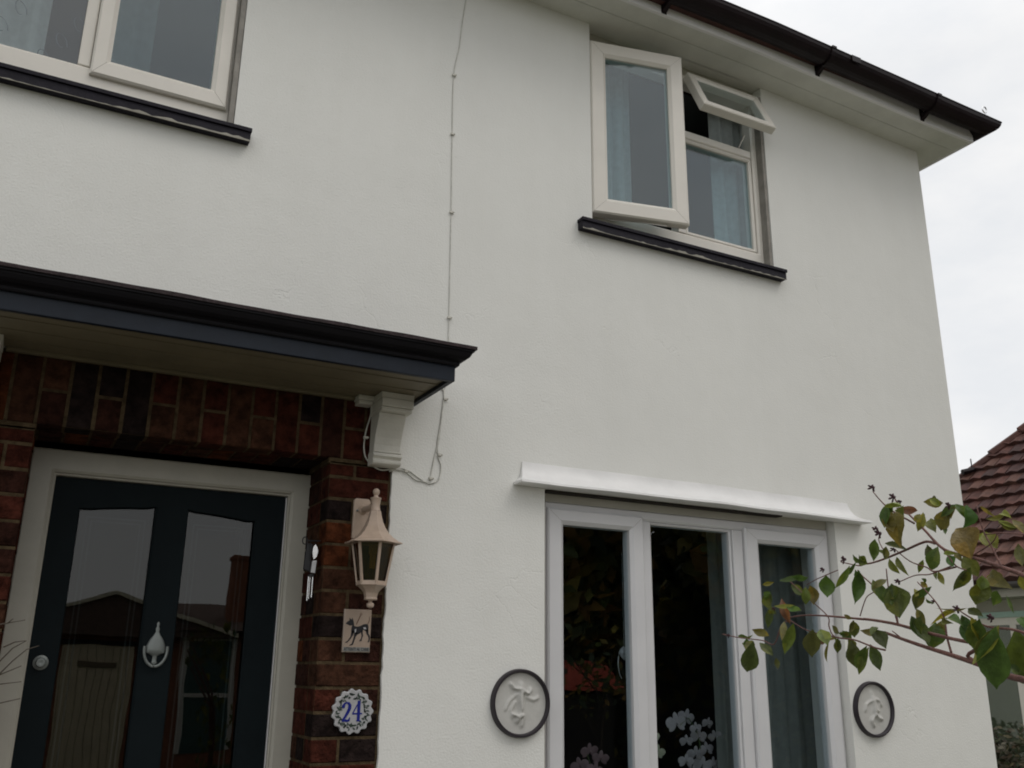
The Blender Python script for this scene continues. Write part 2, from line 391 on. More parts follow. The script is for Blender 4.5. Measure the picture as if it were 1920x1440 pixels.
# door frame and door
def frame(mb, x0, x1, z0, z1, y0, y1, w, ch=.006, wt=None, wb=None, wr=None):
    """rectangular frame with mitred, chamfered members"""
    wt = w if wt is None else wt; wb = w if wb is None else wb; wr = w if wr is None else wr
    O = [(x0, z0), (x1, z0), (x1, z1), (x0, z1)]; I = [(x0+w, z0+wb), (x1-wr, z0+wb), (x1-wr, z1-wt), (x0+w, z1-wt)]
    def off(P, k): return [(P[0][0]+k, P[0][1]+k), (P[1][0]-k, P[1][1]+k), (P[2][0]-k, P[2][1]-k), (P[3][0]+k, P[3][1]-k)]
    rings = [[(x, y1, z) for x, z in O], [(x, y0+ch, z) for x, z in O], [(x, y0, z) for x, z in off(O, ch)],
             [(x, y0, z) for x, z in off(I, -ch*2.2)], [(x, y0+ch*1.6, z) for x, z in I], [(x, y1, z) for x, z in I]]
    b = len(mb.v)
    for r in rings: mb.v += r
    for k in range(6):
        k2 = (k+1) % 6
        for i in range(4):
            j = (i+1) % 4; mb.face([b+k*4+i, b+k*4+j, b+k2*4+j, b+k2*4+i])
    return mb
def mitres(mb, x0, x1, z0, z1, y0, w, wt=None, wb=None, wr=None, m_=None):
    """thin welded-joint lines across the corners of a plastic sash"""
    wt = w if wt is None else wt; wb = w if wb is None else wb; wr = w if wr is None else wr; mb.use(m_ or SEAL); t = .0006
    for (a, b, c_, d_) in ((x0+.01, z0+.01, x0+w-.014, z0+wb-.014), (x1-.01, z0+.01, x1-wr+.014, z0+wb-.014), (x0+.01, z1-.01, x0+w-.014, z1-wt+.014), (x1-.01, z1-.01, x1-wr+.014, z1-wt+.014)):
        mb.ext([(a-t, b), (c_-t, d_), (c_+t, d_), (a+t, b)], y0-.0003, y0+.0004, 'y')
FY = .285; DY = .325
f = MB(); frame(f, -.016, 1.075, GZ+.12, .785, FY, FY+.09, .086, .005, wt=.088, wr=.10)
frame(f, .066, .98, GZ+.14, .70, FY+.018, FY+.09, .012, .002)
df = f.build('door_frame', TIMBER, house, bevel=.002)
d = MB(); DX0, DX1, DZ0, DZ1 = .076, .962, GZ+.16, .687
GP = [(.170, .458, .030), (.568, .850, -.012)]
def arch_z(x): return .603-.20*(x-.515)**2*1.2
def panel(mb, x0, x1, zb, y0, y1, n=8):
    """door leaf pieces round two arched glazed panels"""
def leaf_front():
    x = [DX0, GP[0][0], GP[0][1], GP[1][0], GP[1][1], DX1]; zb = -.80
    d.box(x[0], x[1], DY, DY+.045, DZ0, DZ1); d.box(x[2], x[3], DY, DY+.045, DZ0, DZ1); d.box(x[4], x[5], DY, DY+.045, DZ0, DZ1)
    for a, b in ((x[1], x[2]), (x[3], x[4])):
        d.box(a, b, DY, DY+.045, DZ0, zb)
        P = [(a, DZ1)]+[(a+(b-a)*t/8, arch_z(a+(b-a)*t/8)) for t in range(9)]+[(b, DZ1)]
        d.ext(P, DY, DY+.045, 'y')
leaf_front()
door = d.build('door', DOORM, house)
for a, b, _ in GP:
    q = MB(); prof = [(a, -.80)]+[(b, -.80)]+[(b-(b-a)*t/8, arch_z(b-(b-a)*t/8)) for t in range(9)]
    q.ext(prof, DY+.020, DY+.026, 'y'); pn = q.build('pane', DOORGL, door)
    # glazing bead
    q = MB(); P0 = [(a+.002, -.798)]+[(b-.002, -.798)]+[(b-.002-(b-a-.004)*t/8, arch_z(b-(b-a)*t/8)-.002) for t in range(9)]
    loop = [(x, DY+.006, z) for x, z in P0]
    q.tube(loop+[loop[0]], .007, n=6); q.build('glazing_bead', DOORM, door)
# etched border lines on the glass
for a, b, _ in GP:
    q = MB()
    for ins in (.035, .052):
        aa, bb = a+ins, b-ins; tz = .56-ins*.9+.02
        for (u0, u1, v0, v1) in ((aa, aa+.006, -.76, tz), (bb-.006, bb, -.76, tz), (aa+.006, bb-.006, tz-.006, tz)):
            q.box(u0, u1, DY+.0265, DY+.028, v0, v1)
    q.build('etched_border', mat('etched_glass_line', (.16, .18, .19), .8), door)
# knocker: urn-shaped plate with a ring handle
q = MB(); kx, ky, kz = .511, DY-.004, .045
q.lathe([(.001, .115), (.006, .108), (.004, .098), (.008, .088), (.006, .078), (.012, .066), (.024, .05), (.033, .03), (.038, .012), (.036, .0), (.020, -.006), (.008, -.012), (.008, -.03), (.012, -.036), (.006, -.043)], (kx, ky, kz), n=20, sq=.28)
q.tube([(kx+.042*math.cos(t), ky-.012-.004*math.sin(-t), kz+.012+.062*math.sin(t)) for t in [PI*.94+i*PI*1.12/16 for i in range(17)]], .0055, n=8)
q.build('knocker', SILVER, door, smooth=True)
q = MB(); q.lathe([(.026, .004), (.026, -.006), (.018, -.010), (.015, -.022), (.012, -.023), (.003, -.020)], (.122, DY-.004, .004), n=24, axis='y'); q.build('door_lock', SILVER, door, smooth=True)
q = MB(); q.box(.9635, .9675, DY-.006, DY+.01, GZ+.17, .683); q.build('weather_strip', UPVC2, df)
q = MB(); q.box(.30, .62, DY-.006, DY-.0005, -.95, -.88); q.build('letter_plate', SILVER, door, bevel=.003)
s_ = MB(); s_.box(-.1, 1.15, -.12, .32, GZ, GZ+.13); s_.build('doorstep', PAVE, house, bevel=.01)

# canopy over the door
can = MB(); CX0, CX1, CY = -.335, 1.385, -.455
can.box(CX0+.02, CX1-.02, CY+.02, -.0015, 1.072, 1.16)
can.use(FELT) if False else None
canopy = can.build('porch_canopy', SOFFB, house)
q = MB(); q.box(CX0, CX1, CY, CY+.0205, 1.056, 1.118); q.box(CX1-.0205, CX1, CY+.021, -.002, 1.056, 1.118); q.box(CX0, CX0+.0205, CY+.021, -.002, 1.056, 1.118)
q.build('canopy_fascia', NAVY, canopy, bevel=.002)
def mitred(mb, prof, x0, x1, yf, c=None):
    """run a moulding profile [(out,z)] along the front and both returns"""
    n = len(prof); b = len(mb.v)
    for o_, z_ in prof:
        mb.v += [(x0-o_, -.002, z_), (x0-o_, yf-o_, z_), (x1+o_, yf-o_, z_), (x1+o_, -.002, z_)]
    for i in range(n-1):
        for k in range(3): mb.face([b+i*4+k, b+i*4+k+1, b+(i+1)*4+k+1, b+(i+1)*4+k], c)
    mb.face([b+k*4 for k in range(n)], c); mb.face([b+k*4+3 for k in range(n)], c)
q = MB(); mitred(q, [(.0, 1.1185), (.010, 1.116), (.013, 1.122), (.012, 1.130), (.018, 1.135), (.030, 1.139), (.042, 1.148), (.048, 1.160), (.050, 1.168), (.056, 1.168), (.056, 1.178), (-.02, 1.178)], CX0, CX1, CY)
q.build('crown_moulding', CROWN, canopy)
q = MB(); nx = 60
top = lambda x: 1.189+.0012*math.sin(x*7)+.0008*math.sin(x*23)
X = [CX0-.068+(CX1-CX0+.132)*i/nx for i in range(nx+1)]
for i in range(nx):
    a, b = X[i], X[i+1]; ya = CY-.062+.001*math.sin(a*13); yb_ = CY-.062+.001*math.sin(b*13)
    q.poly([(a, ya, 1.1765), (b, yb_, 1.1765), (b, yb_, top(b)), (a, ya, top(a))]); q.poly([(a, ya, top(a)), (b, yb_, top(b)), (b, -.001, top(b)+.03), (a, -.001, top(a)+.03)])
    q.poly([(a, ya, 1.1765), (a, -.001, 1.1765), (b, -.001, 1.1765), (b, yb_, 1.1765)])
for xe in (X[0], X[-1]): ye = CY-.062+.001*math.sin(xe*13); q.poly([(xe, ye, 1.1765), (xe, -.001, 1.1765), (xe, -.001, top(xe)+.03), (xe, ye, top(xe))])
q.build('felt_covering', FELT, canopy)
q = MB()
for yy in (-.335, -.215, -.10): q.box(CX0+.021, CX1-.021, yy-.003, yy+.003, 1.069, 1.0718)
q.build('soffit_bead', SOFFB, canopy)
# corbels
def corbel(x0, x1):
    q = MB(); K = -.0012
    q.box(x0-.004, x1+.014, -.145, K, 1.046, 1.0715); q.box(x0-.002, x1+.012, -.15, K, 1.012, 1.045)
    q.bbox(x0, x1+.010, -.14, K, .995, 1.0115, .003)
    prof = [(K, .994), (-.105, .994), (-.104, .975), (-.092, .955), (-.080, .930), (-.068, .90), (-.060, .87), (-.058, .845), (K, .845)]
    q.ext(prof, x0+.004, x1-.004, 'x')
    q.box(x0+.002, x1-.001, -.064, K, .8455, .838); 
    prof = [(K, .8375), (-.060, .8375), (-.071, .828), (-.072, .822), (-.062, .815), (-.058, .812), (-.066, .802), (-.064, .793), (-.052, .787), (K, .787)]
    q.ext(prof, x0, x1, 'x')
    return q
q = corbel(1.206, 1.328); q.build('corbel', CPAINT, canopy, bevel=.003)
q = corbel(-.294, -.172); q.build('corbel', CPAINT, canopy, bevel=.003)
q = MB(); q.box(1.135, 1.2015, -.055, .009, 1.052, 1.0715); q.bbox(1.140, 1.2012, -.048, .009, 1.036, 1.0515, .003); q.build('frieze_block', CPAINT, canopy, bevel=.003)
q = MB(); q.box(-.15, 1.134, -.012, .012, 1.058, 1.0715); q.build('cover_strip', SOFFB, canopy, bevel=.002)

# windows
def add_pane(parent, x0, x1, z0, z1, y, g=GLASS, rot=None, org=None):
    q = MB(); q.box(x0, x1, y, y+.006, z0, z1, rot=rot, org=org); return q.build('pane', g, parent)
def sill(x0, x1, z0, z1, parent, yf=-.048):
    q = MB(); n = 70
    q.box(x0, x1, yf-.004, .05, z1-.018, z1); q.box(x0+.003, x1-.003, yf+.004, .0, z0, z1-.0185)
    o = q.build('window_sill', SILL, parent, bevel=.002)
    # uneven lip of wall paint along the lower edge
    q = MB(); X = [x0+.004+(x1-x0-.008)*i/n for i in range(n+1)]; H = []; hh = .002
    for i in range(n+1): hh = max(.001, min(.012, hh+rnd.uniform(-.006, .006)-(.004 if rnd.random() < .12 else 0))); H.append(z0-.002+hh)
    for i in range(n):
        a, b = X[i], X[i+1]
        q.poly([(a, yf+.001, z0-.003), (b, yf+.001, z0-.003), (b, yf+.001, H[i+1]), (a, yf+.001, H[i])]); q.poly([(a, yf+.001, H[i]), (b, yf+.001, H[i+1]), (b, yf+.0042, H[i+1]), (a, yf+.0042, H[i])])
        q.poly([(a, yf+.001, z0-.003), (a, yf+.0045, z0-.003), (b, yf+.0045, z0-.003), (b, yf+.001, z0-.003)])
    q.build('paint_edge', SEAL2, o); return o
ORG_W = Vector((0, 0, 0))
# upper right window
WY = .055
f = MB(); frame(f, 2.318, 3.520, 2.165, 3.29, WY, WY+.07, .052, .005, wb=.108)
wr = f.build('upper_window', UPVC, house, bevel=.0015)
wr['label'] = 'upper window with its left casement and small top light open'
q = MB(); q.box(2.905, 2.955, WY+.002, WY+.068, 2.275, 3.236); q.build('mullion', UPVC, wr, bevel=.003)
q = MB(); q.bbox(2.957, 3.462, WY+.001, WY+.066, 2.875, 2.925, .006); q.build('transom', UPVC, wr)
q = MB(); q.box(2.318, 3.518, WY+.012, WY+.06, 3.2915, 3.349); q.build('head_trim', TIMBER, wr)
q = MB(); q.box(3.499, 3.5185, .006, WY-.001, 2.16, 3.28); q.build('side_channel', mat('grey_reveal', (.30, .28, .25), .8, var=.3, vscale=12), wr)  # channel coloured a darker grey than the frame
q = MB(); frame(q, 2.958, 3.462, 2.275, 2.874, WY+.006, WY+.06, .020, .004); q.build('glazing_bead', UPVC, wr)
add_pane(wr, 2.975, 3.446, 2.29, 2.86, WY+.025, GLASSN)
# open left casement, hinged at its left edge
A = R(12.3); rot = Matrix.Rotation(-A, 3, 'Z'); org = (2.318, -.002, 2.7)
q = MB(); q.use(UPVC); frame(q, 2.318, 2.855, 2.222, 3.247, -.004, .052, .088, .008); mitres(q, 2.318, 2.855, 2.222, 3.247, -.004, .088)
q.v = [tuple(rot @ (Vector(v)-Vector(org))+Vector(org)) for v in q.v]
sash = q.build('casement_sash', UPVC, wr)
add_pane(wr, 2.402, 2.771, 2.306, 3.163, .020, GLASSN, rot, org)
q = MB(); q.tube([(2.45, .06, 2.235), (2.60, -.015, 2.226), (2.74, -.05, 2.222)], .005, n=6); q.build('friction_stay', ALUM, wr)
q = MB(); q.box(2.372, 2.904, WY+.0705, WY+.071, 2.274, 2.28); q.build('seal', BLACKM, wr)
# open top light, hinged along its top edge
A2 = R(25); org2 = (3.2, -.002, 3.268); rot2 = Matrix.Rotation(-A2, 3, 'X')
q = MB(); frame(q, 2.972, 3.492, 2.958, 3.268, -.004, .046, .050, .006)
q.v = [tuple(rot2 @ (Vector(v)-Vector(org2))+Vector(org2)) for v in q.v]
q.build('top_light_sash', UPVC, wr, bevel=.0015)
add_pane(wr, 3.020, 3.444, 3.006, 3.220, .004, GLASS, rot2, org2)
q = MB(); q.tube([(3.38, .07, 2.93), (3.37, .0, 2.98)], .005, n=6); q.build('window_stay', ALUM, wr)
sill(2.226, 3.567, 2.094, 2.152, wr)
# upper left window
f = MB(); frame(f, -1.046, .532, 2.165, 3.29, WY, WY+.07, .055, .005, wb=.138)
wlft = f.build('upper_window', UPVC, house, bevel=.0015); wlft['label'] = 'upper window with patterned net curtain and closed casement'
for a, b in ((-.082, -.036), (-.62, -.575)): q = MB(); q.box(a, b, WY+.002, WY+.068, 2.304, 3.234); q.build('mullion', UPVC, wlft, bevel=.004)
q = MB(); q.use(UPVC); frame(q, -.034, .503, 2.264, 3.262, WY-.024, WY+.045, .070, .008, wb=.080); mitres(q, -.034, .503, 2.264, 3.262, WY-.024, .070, wb=.080); q.build('casement_sash', UPVC, wlft)
add_pane(wlft, .030, .440, 2.335, 3.2, WY+.01, GLASSN); add_pane(wlft, -.573, -.084, 2.30, 3.23, WY+.03); add_pane(wlft, -.99, -.622, 2.30, 3.23, WY+.03)
sill(-1.10, .604, 2.097, 2.155, wlft)
q = MB(); q.box(.512, .5325, .004, WY-.001, 2.16, 3.29); q.build('side_channel', bpy.data.materials['grey_reveal'], wlft)
# ground floor window
GY = .05
f = MB(); frame(f, 2.046, 3.800, -.775, .728, GY, GY+.08, .060, .005, wt=.045, wr=.04)
wb_ = f.build('ground_floor_window', UPVC2, house, bevel=.0015); wb_['label'] = 'wide ground floor window with three tall lights'
for a, b in ((2.600, 2.648), (3.150, 3.215)): q = MB(); q.box(a, b, GY+.002, GY+.078, -.71, .682); q.build('mullion', UPVC2, wb_, bevel=.004)
q = MB(); q.box(2.048, 3.802, GY+.006, GY+.07, .7295, .7745); q.build('head_trim', TIMBER, wb_)
q = MB(); q.use(UPVC2); frame(q, 2.076, 2.598, -.74, .700, GY-.018, GY+.05, .084, .008, wt=.070, wr=.076); mitres(q, 2.076, 2.598, -.74, .700, GY-.018, .084, wt=.070, wr=.076); q.build('casement_sash', UPVC2, wb_)
q = MB(); q.use(UPVC2); frame(q, 3.217, 3.775, -.74, .698, GY-.018, GY+.05, .092, .008, wt=.072, wr=.080); mitres(q, 3.217, 3.775, -.74, .698, GY-.018, .092, wt=.072, wr=.080); q.build('casement_sash', UPVC2, wb_)
q = MB(); frame(q, 2.6485, 3.1495, -.715, .6825, GY+.012, GY+.07, .012, .003); q.build('glazing_bead', UPVC2, wb_)
add_pane(wb_, 2.155, 2.526, -.66, .634, GY+.012); add_pane(wb_, 2.658, 3.140, -.70, .674, GY+.03); add_pane(wb_, 3.304, 3.700, -.65, .630, GY+.012)
sill(1.97, 3.87, -.84, -.782, wb_)
q = MB(); q.box(2.055, 3.45, .006, GY+.004, .766, .7742); q.build('gap_shadow_strip', mat('gap_shadow_colour', (.03, .022, .018), .9, var=.5, vscale=40), wb_)  # solid dark strip painting the shade of the gap under the hood
q = MB(); q.box(2.0395, 2.0455, .004, GY+.05, -.77, .74); q.build('seal', SEAL, wb_)
# cove hood over it
def hood(x0, x1):
    q = MB(); prof = [(.0, .886), (.006, .884), (.008, .868), (.014, .845), (.024, .824), (.040, .807), (.060, .795), (.078, .789), (.080, .779), (.076, .7765), (.0, .7765)]
    def ring(k): return [(x0-.0, 0, 0)]
    b = len(q.v); n = len(prof)
    for o_, z_ in prof:
        wob = .002*math.sin(z_*90)
        for X_, sg in ((x0, -1), (x1, 1)):
            pass
    nx = 28
    for o_, z_ in prof:
        row = [(x0-o_*.55, -.0012, z_)]
        for i in range(nx+1):
            t = i/nx; x = (x0-o_*.55)*(1-t)+(x1+o_*1.3)*t
            row.append((x, -.0012-max(o_, 0)+.0015*math.sin(x*17+z_*60), z_+.0012*math.sin(x*11)-.022*max(0, t-.5)))
        row.append((x1+o_*1.3, -.0012, z_-.011)); q.v += row
    m_ = nx+3
    for i in range(n-1):
        for k in range(m_-1): q.face([b+i*m_+k, b+i*m_+k+1, b+(i+1)*m_+k+1, b+(i+1)*m_+k])
    return q
hood(1.925, 3.90).build('window_hood', WPAINT, house, smooth=True)

# interiors behind the openings
def room(x0, x1, y0, y1, z0, z1, m_, name='room_shell'):
    q = MB(); q.poly([(x0, y1, z0), (x1, y1, z0), (x1, y1, z1), (x0, y1, z1)]); q.poly([(x0, y0, z0), (x0, y1, z0), (x0, y1, z1), (x0, y0, z1)])
    q.poly([(x1, y1, z0), (x1, y0, z0), (x1, y0, z1), (x1, y1, z1)]); q.poly([(x0, y0, z0), (x1, y0, z0), (x1, y1, z0), (x0, y1, z0)]); q.poly([(x0, y1, z1), (x1, y1, z1), (x1, y0, z1), (x0, y0, z1)])
    return q.build(name, m_, house)
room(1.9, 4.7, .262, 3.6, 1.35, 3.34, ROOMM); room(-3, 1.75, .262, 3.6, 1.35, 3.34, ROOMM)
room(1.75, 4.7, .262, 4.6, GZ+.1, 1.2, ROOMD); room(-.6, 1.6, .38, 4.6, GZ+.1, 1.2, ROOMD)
# floor between storeys keeps daylight out of the walls
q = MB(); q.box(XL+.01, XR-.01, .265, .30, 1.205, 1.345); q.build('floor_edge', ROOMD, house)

# eaves: soffit, fascia, gutter, roof
def zsof(x): return 3.349-.052*max(0, min(1, (x-3.3)/1.56))**1.0
SX = 5.062; SY = -.24
q = MB(); X = [XL-.2, 0, 2, 3.3, 3.8, 4.3, XR, SX]
for i in range(len(X)-1):
    a, b = X[i], X[i+1]
    for (y0_, y1_) in ((SY, -.125), (-.122, .0)):
        q.poly([(a, y0_, zsof(a)), (b, y0_, zsof(b)), (b, y1_, zsof(b)), (a, y1_, zsof(a))])
    q.poly([(a, -.125, zsof(a)), (b, -.125, zsof(b)), (b, -.125, zsof(b)+.004), (a, -.125, zsof(a)+.004)]); q.poly([(a, -.122, zsof(a)), (b, -.122, zsof(b)), (b, -.122, zsof(b)+.004), (a, -.122, zsof(a)+.004)])
    q.poly([(a, -.125, zsof(a)+.004), (b, -.125, zsof(b)+.004), (b, -.122, zsof(b)+.004), (a, -.122, zsof(a)+.004)])
q.poly([(XR, .0, zsof(XR)), (SX, 0, zsof(SX)), (SX, YB+.2, zsof(SX)), (XR, YB+.2, zsof(XR))])
q.poly([(2.31, 0, 3.3495), (3.525, 0, 3.3435), (3.525, .13, 3.3435), (2.31, .13, 3.3495)]); q.poly([(-1.06, 0, 3.3495), (.54, 0, 3.3495), (.54, .13, 3.3495), (-1.06, .13, 3.3495)])
sof = q.build('soffit', SOFF, house, fixn=False)
q = MB(); X = [XL-.2, 0, 2, 3.3, 3.8, 4.3, XR, SX+.018]
for i in range(len(X)-1):
    a, b = X[i], X[i+1]; za, zb2 = zsof(a)-.006, zsof(b)-.006; y0_, y1_ = SY-.018, SY
    q.poly([(a, y0_, za), (b, y0_, zb2), (b, y0_, zb2+.15), (a, y0_, za+.15)]); q.poly([(a, y1_, za), (a, y0_, za), (b, y0_, zb2), (b, y1_, zb2)][::-1])
zz = zsof(SX)-.006
q.box(SX, SX+.018, SY+.0, YB+.2, zz, zz+.15)
q.build('fascia_board', WPAINT, house)
# gutter: half round trough along the front and round the corner
GRR = .068; gyc = SY-.018-GRR-.004
q = MB(); n = 10
def gz(x): return zsof(x)+.098
for (rr, rev) in ((GRR, 0), (GRR-.004, 1)):
    prof = [(rr*math.cos(PI+PI*i/n), rr*.95*math.sin(PI+PI*i/n)) for i in range(n+1)]
    Xs = [XL-.2, 0, 2, 3.3, 3.8, 4.3, XR, SX+.018+GRR*.55]
    for i in range(len(Xs)-1):
        for k in range(n):
            (u, v), (u2_, v2) = prof[k], prof[k+1]; a, b = Xs[i], Xs[i+1]
            a1, a2, b1, b2 = a, a, b, b
            if i == len(Xs)-2: b1 = b-u; b2 = b-u2_
            q.poly([(a1, gyc+u, gz(a)+v), (b1, gyc+u, gz(b)+v), (b2, gyc+u2_, gz(b)+v2), (a2, gyc+u2_, gz(a)+v2)])
    xc = SX+.018+GRR*.55; zc_ = gz(SX+.018+GRR*.55)
    for k in range(n):
        (u, v), (u2_, v2) = prof[k], prof[k+1]
        q.poly([(xc-u, gyc+u, zc_+v), (xc-u, YB+.3, zc_+v), (xc-u2_, YB+.3, zc_+v2), (xc-u2_, gyc+u2_, zc_+v2)])
q.tube([(XL-.2, gyc-GRR+.002, gz(0)), (3.3, gyc-GRR+.002, gz(3.3)), (SX+.018+1.55*GRR, gyc-GRR+.002, gz(5))], .0055, n=6)
q.tube([(SX+.018+1.55*GRR, gyc-GRR, gz(5)), (SX+.018+1.55*GRR, YB, gz(5))], .0055, n=6)
gut = q.build('gutter', GUTTER, house, smooth=True, fixn=False)
for bx_ in (-1.4, -.35, .75, 1.75, 2.62, 3.72, 4.60):
    q = MB(); zb3 = gz(bx_)
    q.box(bx_-.016, bx_+.016, SY-.024, SY-.0185, zb3-.10, zb3+.01)
    for i in range(n):
        a = PI+PI*i/n; b = PI+PI*(i+1)/n; r_ = GRR+.006
        q.poly([(bx_-.016, gyc+r_*math.cos(a), zb3+r_*math.sin(a)), (bx_+.016, gyc+r_*math.cos(a), zb3+r_*math.sin(a)), (bx_+.016, gyc+r_*math.cos(b), zb3+r_*math.sin(b)), (bx_-.016, gyc+r_*math.cos(b), zb3+r_*math.sin(b))])
    q.ext([(SY-.019, zb3-.10), (SY-.019, zb3-.05), (gyc-.005, zb3-.062), (gyc+.01, zb3-.066)], bx_-.013, bx_+.013, 'x')
    q.box(bx_-.016, bx_+.016, gyc-GRR-.010, gyc-GRR+.002, zb3-.004, zb3+.010)
    q.build('gutter_bracket', GUTTER, gut)
q = MB(); q.box(3.86, 3.93, gyc-GRR-.006, gyc-GRR+.001, gz(3.9)-.03, gz(3.9)+.008); q.build('gutter_union', GUTTER, gut)
q = MB(); rc = Vector((SX-.02, gyc-.06, gz(5)+.052)); q.tube([rc+Vector((.021*math.cos(t*2*PI/16), 0, .021*math.sin(t*2*PI/16))) for t in range(17)], .0045, n=6); q.tube([rc+Vector((0, 0, -.021)), rc+Vector((.003, 0, -.055))], .004, n=6)
q.build('wire_ring', ALUM, gut)
q = MB(); zr = gz(5)+.02; HX = 2.4; e0 = SY-.055; e1 = SX+.06; el = XL-.25; eb = YB+.25; k_ = 3.9
rg = zr+k_*.78
tcol = (.075, .030, .024)
q.poly([(el, e0, zr), (e1, e0, zr), (e1-k_, e0+k_, rg), (el+k_, e0+k_, rg)], tcol); q.poly([(e1, e0, zr), (e1, eb, zr), (e1-k_, eb-k_, rg), (e1-k_, e0+k_, rg)], tcol)
q.poly([(e1, eb, zr), (el, eb, zr), (el+k_, eb-k_, rg), (e1-k_, eb-k_, rg)], tcol); q.poly([(el, eb, zr), (el, e0, zr), (el+k_, e0+k_, rg), (el+k_, eb-k_, rg)], tcol)
q.poly([(e1-k_, e0+k_, rg), (e1-k_, eb-k_, rg), (el+k_, eb-k_, rg), (el+k_, e0+k_, rg)], tcol)
q.poly([(el, e0, zr-.02), (el, eb, zr-.02), (e1, eb, zr-.02), (e1, e0, zr-.02)], tcol); q.poly([(el, e0, zr-.02), (e1, e0, zr-.02), (e1, e0, zr), (el, e0, zr)], tcol); q.poly([(e1, e0, zr-.02), (e1, eb, zr-.02), (e1, eb, zr), (e1, e0, zr)], tcol)
q.build('roof', TERRA, house, fixn=False)

# ------------------------------------------------------------------ curtains
def curtain(name, x0, x1, z0, z1, y, m_, amp=.018, waves=9, label='', ph=0, nz=6):
    q = MB(); n = int(waves*10)
    for j in range(nz):
        for i in range(n):
            def pt(i_, j_):
                t = i_/n; zt_ = j_/nz; x = x0+(x1-x0)*t
                return (x, y+amp*(math.sin(t*waves*2*PI+ph)+.4*math.sin(t*waves*3.7*PI+1+ph))*(.6+.4*(1-zt_)), z0+(z1-z0)*zt_)
            q.poly([pt(i, j), pt(i+1, j), pt(i+1, j+1), pt(i, j+1)])
    o = q.build(name, m_, None, smooth='all', fixn=False, org=((x0+x1)/2, y, z0)); bm = bmesh.new(); bm.from_mesh(o.data); bmesh.ops.remove_doubles(bm, verts=bm.verts, dist=1e-5); bm.to_mesh(o.data); bm.free()
    return tag(o, label, 'curtain')
curtain('curtain', 2.40, 2.70, 2.2, 3.33, .20, NET, waves=3.5, label='pale net curtain behind the open upper casement')
curtain('curtain', 3.27, 3.50, 2.2, 3.33, .19, NET, waves=2.5, label='pale net curtain behind the small open top light')
curtain('curtain', -1.02, -.22, 2.1, 3.3, .30, NET, waves=5, amp=.022, label='patterned net curtain behind the upper left window')
curtain('curtain', 0.02, .20, 2.1, 3.3, .36, CURT, waves=1.5, label='plain curtain edge behind the closed upper left casement')
curtain('curtain', 3.19, 3.32, -.95, .72, .30, CURT, waves=2, amp=.012, label='narrow grey curtain at the right of the middle ground floor light')
curtain('curtain', 3.34, 3.84, -.95, .72, .28, CURT, waves=5, amp=.016, label='blue grey curtain behind the right ground floor casement')
# embroidery on the patterned net
q = MB()
for i in range(16):
    cx_, cz_ = -.95+.075*i*.75, 2.30+.10*(i % 4); pts = [(cx_+.028*math.cos(t*.55)*(1-t*.05), .268, cz_+.045*math.sin(t*.5)+t*.004) for t in range(11)]
    q.tube(pts, .0016, n=5)
q.build('embroidery', mat('grey_embroidery', (.10, .12, .15), .9), [o for o in bpy.data.objects if o.get('label') == 'patterned net curtain behind the upper left window'][0])

# ------------------------------------------------------------------ cables
def cable(name, runs, clips, label, r=.0032):
    e_ = empty(name, runs[0][-1], label, 'cable')
    for pts in runs:
        q = MB(); P = []
        n_ = len(pts)
        for i in range(n_-1):
            p0 = Vector(pts[max(i-1, 0)]); p1 = Vector(pts[i]); p2 = Vector(pts[i+1]); p3 = Vector(pts[min(i+2, n_-1)])
            for k in range(6):
                t = k/6; P.append(.5*((2*p1)+(p2-p0)*t+(2*p0-5*p1+4*p2-p3)*t*t+(3*p1-p0-3*p2+p3)*t**3))
        P.append(Vector(pts[-1])); q.tube(P, r, n=7); q.build('cable_run', CABLE, e_, smooth='all')
    for (x, z) in clips:
        q = MB(); q.box(x-.009, x+.009, -.011, -.0005, z-.005, z+.005); q.tube([(x+.009, -.001, z), (x+.009, -.016, z)], .0032, n=6); q.build('cable_clip', CPAINT, e_, bevel=.001)
    return e_
Y0 = -.0035
cable('wall_cable', [[(1.590, Y0, 3.345), (1.585, Y0, 3.25), (1.566, Y0, 3.08), (1.553, Y0, 2.92), (1.529, Y0, 2.76), (1.531, Y0, 2.43), (1.539, Y0, 2.02), (1.545, Y0, 1.50), (1.546, Y0, 1.30), (1.535, Y0, 1.165), (1.49, Y0, 1.19)]],
      [(1.529, 2.755), (1.532, 2.43), (1.540, 2.02), (1.546, 1.50)], 'thin white cable clipped vertically up the wall between the upper windows', r=.0021)
cable('bracket_cable', [[(1.50, Y0, 1.185), (1.532, Y0, 1.155), (1.528, Y0, 1.05), (1.512, Y0, .93), (1.518, Y0, .86), (1.531, Y0, .82), (1.522, Y0, .765), (1.482, Y0, .742), (1.44, Y0, .757), (1.39, Y0, .785), (1.345, Y0, .793), (1.30, -.006, .775)],
      [(1.535, Y0, 1.15), (1.526, Y0, 1.04), (1.516, Y0, .93), (1.50, Y0, .86), (1.488, Y0, .79), (1.482, Y0, .755)],
      [(1.482, Y0, .748), (1.42, Y0, .752), (1.37, Y0, .782), (1.32, -.006, .787), (1.26, -.004, .778), (1.205, -.003, .81), (1.186, -.003, .86), (1.190, -.003, .93), (1.202, -.01, .99), (1.204, -.03, 1.04)]],
      [(1.540, 1.12), (1.522, .87), (1.486, .765), (1.375, .783), (1.19, .905)], 'looped white cables hanging round the white corbel below the canopy', r=.0032)

